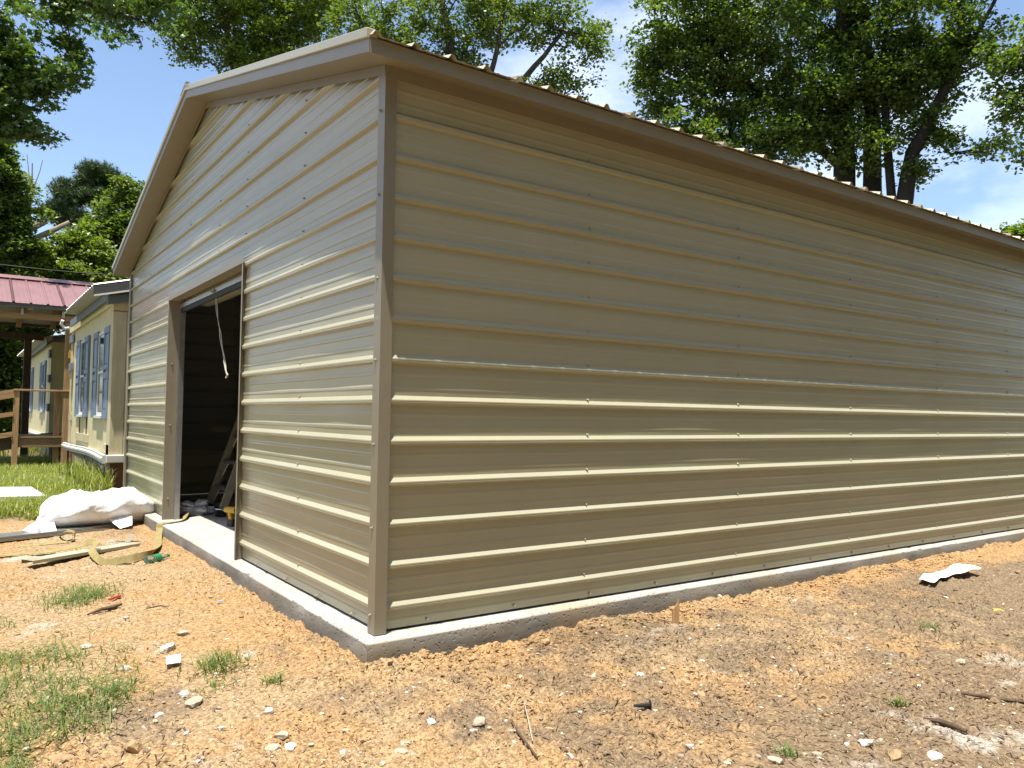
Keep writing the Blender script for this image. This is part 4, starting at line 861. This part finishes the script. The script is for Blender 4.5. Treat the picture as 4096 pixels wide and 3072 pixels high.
# ------------------------------------------------------------------ trees
def quad_leaf(s): return np.array([[0, 0, 0], [.45 * s, -.36 * s, .06 * s], [1.0 * s, 0, -.04 * s], [.45 * s, .36 * s, .06 * s]]), np.array([[0, 1, 2, 3]])
def star_leaf(s):
    V = [[0, 0, 0]]; 
    for k, (a, l) in enumerate(((-2.0, .55), (-1.0, .85), (0, 1.0), (1.0, .85), (2.0, .55))):
        V.append([.25 * s + math.cos(a - .42) * .30 * s, math.sin(a - .42) * .30 * s, .02 * s]); V.append([.25 * s + math.cos(a) * l * .75 * s, math.sin(a) * l * .75 * s, -.05 * s])
    V.append([.25 * s + math.cos(2.42) * .2 * s, math.sin(2.42) * .2 * s, 0]); V = np.array(V)
    c = len(V); V = np.vstack([V, [[.25 * s, 0, .05 * s]]]); rim = list(range(1, c)) 
    F = [[c, rim[i], rim[i + 1], rim[i + 1]] for i in range(len(rim) - 1)] + [[c, rim[-1], 0, 0], [c, 0, rim[0], rim[0]]]
    return V, np.array([f[:3] for f in F])
def quats(r_, n, updir=1.0):
    # random leaf frames: normals biased upward, tips drooping
    nrm = r_.normal(0, 1, (n, 3)); nrm[:, 2] = np.abs(nrm[:, 2]) + updir; nrm /= np.linalg.norm(nrm, axis=1)[:, None]
    t = r_.normal(0, 1, (n, 3)); t[:, 2] -= .35; t -= nrm * (t * nrm).sum(1)[:, None]; t /= np.linalg.norm(t, axis=1)[:, None]
    return np.stack([t, np.cross(nrm, t), nrm], 1)
def tree(name, label, trunks, blobs, K, lpc, lsize, lm, seed, bark=M_bark, star=False, clump=.45, up=.8, twig=.006, cat='tree', group=None, needles=False, keepout=None):
    """trunks: polylines [(x,y,z,r)...] from the ground up; blobs: (x,y,z,rh,rv) crown masses; K clumps per square metre of blob face"""
    r_ = np.random.default_rng(seed)
    base = trunks[0][0]; T = thing(name, label, cat, tuple(base[:3]), group=group)
    nodes = []; par = []; rad0 = {}
    for tr in trunks:
        prev = -1
        for i in range(len(tr) - 1):
            a = np.array(tr[i]); b = np.array(tr[i + 1]); ns = max(2, int(np.linalg.norm(b[:3] - a[:3]) / .5))
            for k in range(ns + (1 if i == len(tr) - 2 else 0)):
                p = a + (b - a) * k / ns; nodes.append(p[:3] + (r_.normal(0, .012, 3) if k else 0)); par.append(prev); prev = len(nodes) - 1; rad0[prev] = p[3]
    ntr = len(nodes); cc = []
    for (bx, by, bz, rh, rv) in blobs:
        n = max(2, int(K * rh * rv * 3.1)); d = r_.normal(0, 1, (n, 3)); d /= np.linalg.norm(d, axis=1)[:, None]; d *= (r_.random(n) ** .45)[:, None]
        cc.append(np.array([bx, by, bz]) + d * np.array([rh, rh, rv]))
    cc = np.vstack(cc)
    if keepout is not None: cc = cc[~keepout(cc)]
    tn = np.array(nodes); dist = np.min(np.linalg.norm(cc[:, None] - tn[None], axis=2), axis=1); order = np.argsort(dist)
    plen = [0.0] * ntr; ends = []
    nn = list(tn)
    for ci in order:
        p = cc[ci]; A = np.array(nn); dv = p - A; dd = np.linalg.norm(dv, axis=1)
        pen = np.where(dv[:, 2] < 0, -dv[:, 2] * .9, 0) + .25 * np.array(plen); pen[:ntr] += .3
        k = int(np.argmin(dd + pen)); a = A[k]; d = dd[k]; ns = max(1, min(4, int(d / .45))); prev = k; sag = r_.normal(0, .09, 3) * d
        for i in range(1, ns + 1):
            t = i / ns; q = a + (p - a) * t + sag * math.sin(t * math.pi) + np.array([0, 0, .10 * d * math.sin(t * math.pi)])
            nn.append(q); par.append(prev); plen.append(plen[prev] + d / ns); prev = len(nn) - 1
        ends.append(prev)
    n = len(nn); area = np.zeros(n)
    for e in ends: area[e] += twig ** 2
    for i in range(n - 1, ntr - 1, -1):
        area[i] = max(area[i], twig ** 2)
        if par[i] >= ntr: area[par[i]] += area[i] * .9
    rad = np.sqrt(area)
    for i in range(ntr): rad[i] = rad0[i]
    # wood: one tapered tube per segment
    pos = np.array(nn); seg = np.array([(par[i], i) for i in range(n) if par[i] >= 0]); a = pos[seg[:, 0]]; b = pos[seg[:, 1]]; d = b - a; L_ = np.linalg.norm(d, axis=1); d /= np.maximum(L_, 1e-6)[:, None]
    ref = np.where(np.abs(d[:, 2:3]) < .9, np.array([[0, 0, 1.]]), np.array([[1., 0, 0]])); u = np.cross(d, ref); u /= np.linalg.norm(u, axis=1)[:, None]; v = np.cross(d, u)
    r1 = np.minimum(rad[seg[:, 0]], rad[seg[:, 1]] * 1.6); r1 = np.where(seg[:, 1] < ntr, rad[seg[:, 0]], r1); r2 = rad[seg[:, 1]]
    def wood_mesh(sel, ns, nm):
        V = []
        for P0, rr in ((a - d * (r1 * .4)[:, None], r1), (b, r2)):
            for j in range(ns): t = 2 * math.pi * j / ns; V.append(P0 + (u * math.cos(t) + v * math.sin(t)) * rr[:, None])
        V = np.stack(V, 1)[sel]; F = np.array([[j, (j + 1) % ns, ns + (j + 1) % ns, ns + j] for j in range(ns)])[None] + (np.arange(len(V)) * 2 * ns)[:, None, None]
        o = lnk(bpy.data.objects.new(nm, npmesh(nm, V.reshape(-1, 3) - np.array(base[:3]), F.reshape(-1, 4), bark, True)), T)
        if nm == 'branches': tag(o, kind='stuff')
    big = seg[:, 1] < ntr
    wood_mesh(big, 12, 'trunk'); wood_mesh(~big, 5, 'branches')
    # leaves
    ce = pos[ends]; m_ = len(ce)
    if needles:
        nt_ = m_ * lpc; c = np.repeat(ce, lpc, 0) + r_.normal(0, clump * .5, (nt_, 3)) * np.array([1, 1, .6]); nd = 16
        ax = r_.normal(0, 1, (nt_, nd, 3)); ax[..., 2] += .9; ax /= np.linalg.norm(ax, axis=2)[..., None]; sd = np.cross(ax, r_.normal(0, 1, (nt_, nd, 3))); sd /= np.linalg.norm(sd, axis=2)[..., None]
        l = lsize * r_.uniform(.7, 1.1, (nt_, nd, 1)); V = np.stack([c[:, None] + sd * lsize * .045, c[:, None] - sd * lsize * .045, c[:, None] + ax * l], 2); F = np.arange(nt_ * nd * 3).reshape(-1, 3)
        V = V.reshape(-1, 3)
    else:
        nl = m_ * lpc; c = np.repeat(ce, lpc, 0); off = r_.normal(0, 1, (nl, 3)); off /= np.linalg.norm(off, axis=1)[:, None]; off *= (r_.random(nl) ** .6)[:, None] * clump * np.array([1, 1, .6]); c = c + off
        fr = quats(r_, nl, up); s = r_.uniform(.45, 1.3, nl); LV, LF = star_leaf(lsize) if star else quad_leaf(lsize)
        V = c[:, None] + np.einsum('kj,nji->nki', LV, fr) * s[:, None, None]; F = (LF[None] + (np.arange(nl) * len(LV))[:, None, None]).reshape(-1, LF.shape[1]); V = V.reshape(-1, 3)
    lnk(bpy.data.objects.new('crown', npmesh('crown', V - np.array(base[:3]), F, lm)), T)
    return T
BL = {
'T1': [(-1.09,18.07,9.01,1.05,0.77), (-0.43,18.03,9.35,0.77,0.57), (0.08,17.99,9.65,0.49,0.42), (-0.21,18.02,10.09,0.35,0.42), (-1.20,18.07,8.07,0.71,0.57), (-0.63,18.05,7.83,0.49,0.25), (-1.16,18.07,10.14,0.57,0.57), (-1.78,18.08,9.31,1.05,1.40), (0.27,17.97,11.22,1.54,0.31), (1.65,17.80,11.55,1.34,0.31), (-0.25,18.02,10.83,0.57,0.35), (0.08,17.99,11.87,2.81,0.63), (-1.65,18.08,8.14,0.85,0.85)],
'T2': [(6.51,31.09,18.25,2.07,1.15), (8.51,30.55,18.41,1.95,1.49), (5.56,31.30,16.95,0.92,0.80), (7.54,30.83,16.89,1.38,0.80), (10.34,29.95,19.07,1.49,1.26), (9.47,30.25,20.99,4.02,1.49), (5.97,31.21,20.01,2.87,1.26), (9.26,30.31,16.72,1.49,1.03)],
'T3': [(8.99,20.80,14.49,1.47,1.12), (10.91,19.86,14.87,1.64,0.95), (12.79,18.75,15.17,1.64,0.95), (14.58,17.49,15.02,1.38,1.12), (15.68,16.60,14.28,0.78,1.03), (15.08,17.09,12.96,1.03,0.69), (12.07,19.21,13.71,1.03,0.69), (10.17,20.25,13.48,1.29,0.78), (13.98,17.94,12.52,1.12,0.39), (12.40,19.00,16.86,3.88,1.12), (9.02,20.78,12.92,1.03,0.60)],
'T4': [(13.42,10.48,11.38,1.27,1.21), (14.48,9.26,11.54,1.47,1.07), (15.57,7.78,10.95,1.68,1.34), (16.60,6.07,10.57,1.68,1.34), (17.15,4.98,10.01,1.01,1.21), (13.43,10.47,9.54,1.07,0.74), (14.48,9.26,9.21,1.21,1.01), (15.40,8.03,8.59,0.94,0.80), (16.80,5.70,8.58,0.80,0.74), (16.19,6.80,9.47,1.34,1.01), (13.01,10.90,10.40,0.67,0.87), (14.08,9.75,8.46,0.94,0.47), (14.97,8.62,7.88,0.74,0.40), (17.05,5.18,7.88,0.54,0.40), (17.39,4.45,7.51,0.60,0.30), (16.75,5.80,7.13,0.54,0.37), (15.40,8.03,12.96,3.35,1.01), (17.09,5.11,12.17,2.35,1.01), (13.85,10.00,12.74,1.68,0.80), (14.82,7.99,8.19,1.24,0.65), (15.67,6.69,8.01,0.98,0.79), (13.41,9.75,8.65,1.18,0.65), (14.09,8.95,7.92,0.79,0.33), (15.31,7.27,8.97,1.31,0.85), (14.27,9.51,10.4,1.15,.85), (15.1,8.4,9.9,1.2,.8), (13.6,10.2,10.6,.9,.8), (16.6,6.1,9.3,1.2,.8)],
'T5': [(13.92,2.38,7.06,0.41,0.81), (13.88,2.47,8.26,0.49,0.65), (13.95,2.31,6.02,0.27,0.38), (14.15,1.77,7.47,0.87,1.36), (13.79,2.70,7.56,0.33,0.33)],
'T6': [(53.68,18.77,13.31,1.15,0.86), (53.33,19.60,13.08,0.77,0.48), (53.98,18.01,13.14,1.15,1.15), (53.7, 18.8, 11, 2, 1.6)],
'PI': [(3.78,43.74,14.08,0.84,0.61), (4.40,43.67,13.69,0.61,0.54), (3.09,43.82,13.28,0.69,0.46), (2.22,43.90,13.08,0.54,0.34), (2.76,43.85,12.55,1.15,0.43), (4.06,43.71,12.81,0.77,0.54), (2.10,43.91,11.57,0.92,0.69), (2.92,43.84,11.42,0.77,0.46), (3.25,43.80,13.79,0.54,0.46), (4.55,43.65,12.74,0.61,0.46)],
'T9': [(3.97,35.65,11.35,0.89,0.57), (3.70,35.69,10.15,1.02,1.02), (4.34,35.59,9.19,1.15,1.40), (3.22,35.75,9.29,0.89,0.89), (3.77,35.68,7.97,1.40,1.02), (4.60,35.55,10.97,0.89,0.77), (4.50,35.57,7.23,1.15,0.77)],
'TA': [(0.82,31.98,7.18,1.61,0.69), (1.94,31.88,7.56,1.03,0.69), (-0.19,32.04,7.21,1.03,0.69), (1.70,31.90,6.62,1.72,0.57), (0.00,32.03,6.44,1.38,0.57), (1.91,31.88,8.38,0.34,0.52), (-1.31,32.07,6.69,1.15,1.03), (2.86,31.77,6.63,1.15,0.57), (-0.70,32.06,7.83,0.69,0.69), (0.12,32.02,7.5,0.92,0.45), (1.31,31.94,7.8,0.92,0.45), (2.38,31.83,7.51,0.92,0.80), (-0.32,32.05,6.21,1.49,0.57), (.5, 31.9, 5.4, 2.6, .7)],
'T7': [(-0.89,31.06,9.81,0.50,1.23), (-0.68,31.06,8.51,0.56,0.89), (-0.96,31.07,10.94,0.47,0.56), (-0.39,31.05,9.23,0.39,0.78), (-0.72,31.06,7.27,0.78,0.78), (-1.57,31.08,9.40,1.01,2.23), (-.75,31.1,10.2,.45,.7), (-.5,31.1,8.2,.6,.8)],
'TB': [(-0.03,32.03,10.00,0.32,0.57), (0.31,32.01,9.71,0.40,0.34), (0.21,32.02,8.95,0.52,0.57), (0.68,31.99,8.92,0.34,0.46)],
'SH': [(-0.49,32.05,3.96,1.38,1.15), (-0.43,32.05,2.02,1.38,1.26), (0.47,32.00,4.81,1.38,0.63), (-1.49,32.08,2.94,1.38,2.07), (-0.14,32.04,0.77,1.26,0.69)],
}
G = 'trees around the yard'
tree('sweetgum_tree', 'star leaved sweetgum branches reaching in at the top left', [[(-3.45, 18.11, -0.1, 0.3), (-3.25, 18.11, 4.81, 0.25), (-2.78, 18.11, 9.53, 0.2), (-2.39, 18.11, 13.46, 0.13)], [(-2.55, 18.11, 11.26, 0.12), (-0.98, 18.03, 11.96, 0.08), (0.12, 17.96, 11.38, 0.06), (1.7, 17.8, 11.18, 0.03)], [(-2.7, 18.11, 7.48, 0.09), (-1.45, 18.05, 8.51, 0.07), (-0.5, 18.03, 8.43, 0.04)]], BL['T1'], 9, 62, .17, M_leafS, 51, M_barkd, star=True, clump=.42, up=.5, group=G)
tree('broadleaf_tree', 'tall yellow green tree behind the roof peak', [[(9.4, 30.3, 0, .35), (9.2, 30.35, 10, .27), (9.13, 30.36, 18, .16), (9.3, 30.3, 21.5, .06)], [(9.2, 30.4, 11, .14), (7.6, 30.8, 15, .1), (6.9, 31, 18.5, .06)]], BL['T2'], 10, 70, .165, M_leafC, 52, group=G, clump=.62, twig=.012)
tree('broadleaf_tree', 'spreading tree with open limbs behind the middle of the roof', [[(12.3, 19, 0, .36), (12.35, 19, 7, .3), (12.2, 19.1, 11, .24), (11.6, 19.4, 14.5, .12), (11.2, 19.6, 16.5, .06)], [(12.3, 19.05, 9.5, .17), (13.6, 18.1, 12.6, .12), (14.9, 17.2, 14.6, .06)], [(12.25, 19.05, 10.5, .15), (13.0, 18.6, 13.6, .09), (13.4, 18.4, 16.2, .05)], [(12.3, 19.1, 9.0, .14), (10.4, 20.1, 12.4, .09), (9.4, 20.6, 14.2, .05)]], BL['T3'], 10, 66, .135, M_leafA, 53, group=G, clump=.5, twig=.010)
tree('broadleaf_tree', 'big dark multi trunked tree behind the right end of the roof', [[(15.9, 7.2, 0, 0.337), (15.98, 7.15, 5, 0.281), (15.96, 7.16, 8, 0.252), (16.0, 7.2, 13, 0.15)], [(16.6, 6.75, 0, 0.319), (16.55, 6.72, 5, 0.252), (16.5, 6.75, 9, 0.187), (16.3, 6.9, 12.5, 0.094)], [(16.2, 6.1, 0, 0.281), (16.25, 5.98, 5.5, 0.225), (16.45, 5.7, 7.6, 0.159), (17.0, 4.9, 9.6, 0.094), (17.3, 4.4, 10.6, 0.047)], [(16.2, 6.0, 5.3, 0.112), (16.2, 6.2, 8, 0.094), (16.1, 6.2, 10.5, 0.056)], [(15.95, 7.2, 7.5, 0.131), (14.9, 8.7, 9.5, 0.085), (13.9, 9.9, 11.2, 0.047)]], BL['T4'], 13, 85, .115, M_leafB, 54, M_barkd, group=G, clump=.42, twig=.008)
tree('sweetgum_tree', 'drooping leafy branches at the right edge of the picture', [[(14.9, .4, -.1, .24), (14.8, .6, 4, .2), (14.6, 1.0, 7.5, .14), (14.5, 1.2, 9.5, .07)]], BL['T5'], 15, 60, .10, M_leafB, 55, M_barkd, group=G, clump=.34, twig=.007)
tree('broadleaf_tree', 'small distant treetop above the far right end of the roof', [[(53.7, 18.8, 0, .3), (53.7, 18.8, 10, .2), (53.7, 18.8, 13, .08)]], BL['T6'], 6, 60, .28, M_leafC, 56, group=G, clump=.7, twig=.02)
tree('pine_tree', 'dark green pine standing above the other trees at left', [[(3.9, 43.75, 0, .3), (3.85, 43.75, 8, .22), (3.78, 43.75, 12.6, .13), (3.75, 43.75, 14.2, .05)]], BL['PI'], 22, 20, .26, M_pine, 57, M_barkd, group=G, clump=.36, twig=.014, needles=True)
tree('broadleaf_tree', 'leafy mid green tree touching the left roof edge', [[(4.2, 35.6, 0, .3), (4.1, 35.65, 6, .22), (3.9, 35.65, 10.5, .08)]], BL['T9'], 13, 80, .16, M_leafA, 58, group=G, clump=.5, twig=.012)
tree('broadleaf_tree', 'bright yellow green low tree above the red porch roof', [[(.9, 32, 0, .22), (.8, 32, 4.5, .18), (1.2, 31.95, 7.2, .06)], [(.8, 32, 3.5, .1), (-.3, 32, 6.2, .05)]], BL['TA'], 14, 80, .16, M_leafC, 59, group=G, clump=.45, twig=.012)
tree('broadleaf_tree', 'tall narrow dark tree at the left edge behind the porch', [[(-1.2, 31.1, 0, .25), (-1.1, 31.1, 6, .18), (-1.0, 31.1, 10.8, .05)]], BL['T7'], 16, 95, .17, M_leafB, 60, group=G, clump=.4, twig=.012)
tree('thin_tree', 'thin sparse tree with bare twigs beside the broken trunk', [[(.1, 32, 0, .10), (.1, 32, 7, .07), (.1, 32.02, 10.9, .02)], [(.1, 32, 9.6, .025), (.45, 32, 11.1, .012)], [(.1, 32, 9.9, .02), (-.1, 32, 11.2, .01)]], BL['TB'], 11, 30, .15, M_leafC, 61, M_cut, group=G, clump=.34, twig=.010)
tree('shrub_thicket', 'dark leafy thicket behind the porch at far left', [[(-.5, 32, 0, .12), (-.4, 32, 2.5, .08), (-.2, 32, 4.6, .04)], [(-1.4, 32.1, 0, .1), (-1.5, 32.1, 4, .04)]], BL['SH'], 14, 80, .17, M_leafB, 62, M_barkd, cat='shrub', clump=.45, twig=.01)
# broken trunk and fallen limbs
BTk = thing('broken_trunk', 'broken tree trunk with two snapped pale limbs above the porch roof', 'tree trunk', (-.2, 34.05, 0))
MB().tube([(0, 0, 0), (.02, 0, 4), (.02, -.02, 7.9), (.02, -.03, 9.3)], [.26, .24, .22, .17], 12).build('trunk', M_bark, BTk, smooth=True)
MB().tube([(.05, 0, 8.3), (.5, 0, 8.75), (.98, -.05, 9.1)], [.12, .15, .13], 10).build('limb', M_cut, BTk, smooth=True)
MB().tube([(.25, .1, 8.1), (1.1, .1, 8.65), (1.85, .1, 9.2)], [.11, .12, .09], 10).build('limb', M_cut, BTk, smooth=True)
wv = [Vector((-3.5, 25.9, 5.9)).lerp(Vector((6, 30.2, 6.75)), k / 12) - Vector((0, 0, .18 * math.sin(math.pi * k / 12))) for k in range(13)]
wo = MB().tube(wv, .014, 5).build('utility_wire', M_dark); tag(wo, 'thin overhead wire crossing in front of the left trees', 'wire')

# unseen foliage mass behind the viewer, added to darken and tint the walls
def woods():
    r_ = np.random.default_rng(99); n = 42000; V = []; F = []
    side = r_.random(n) < .66
    u = r_.uniform(-1, 1, n); hz = r_.random(n)
    x = np.where(side, 8 + u * 34, -24 + r_.normal(0, 1.6, n)); y = np.where(side, -14.5 + r_.normal(0, 1.5, n), -6 + u * 16)
    top = np.where(side, 16 + 5 * vnoise(x * .3, y * 0, 5) + 2 * vnoise(x * 1.1, y * 0, 6), 6 + 3 * vnoise(y * .3, x * 0, 7))
    z = top * (1 - (1 - hz) ** 1.0 * .96) 
    c = np.stack([x, y, z], -1); fr = quats(r_, n, .6); LV, LF = quad_leaf(.62)
    Vv = c[:, None] + np.einsum('kj,nji->nki', LV, fr) * r_.uniform(.6, 1.3, n)[:, None, None]; Ff = (LF[None] + (np.arange(n) * 4)[:, None, None]).reshape(-1, 4)
    o = lnk(bpy.data.objects.new('woods', npmesh('woods', Vv.reshape(-1, 3), Ff, M_leafB))); tag(o, 'unseen wood edge added to darken the walls', 'woods', kind='stuff')
woods()
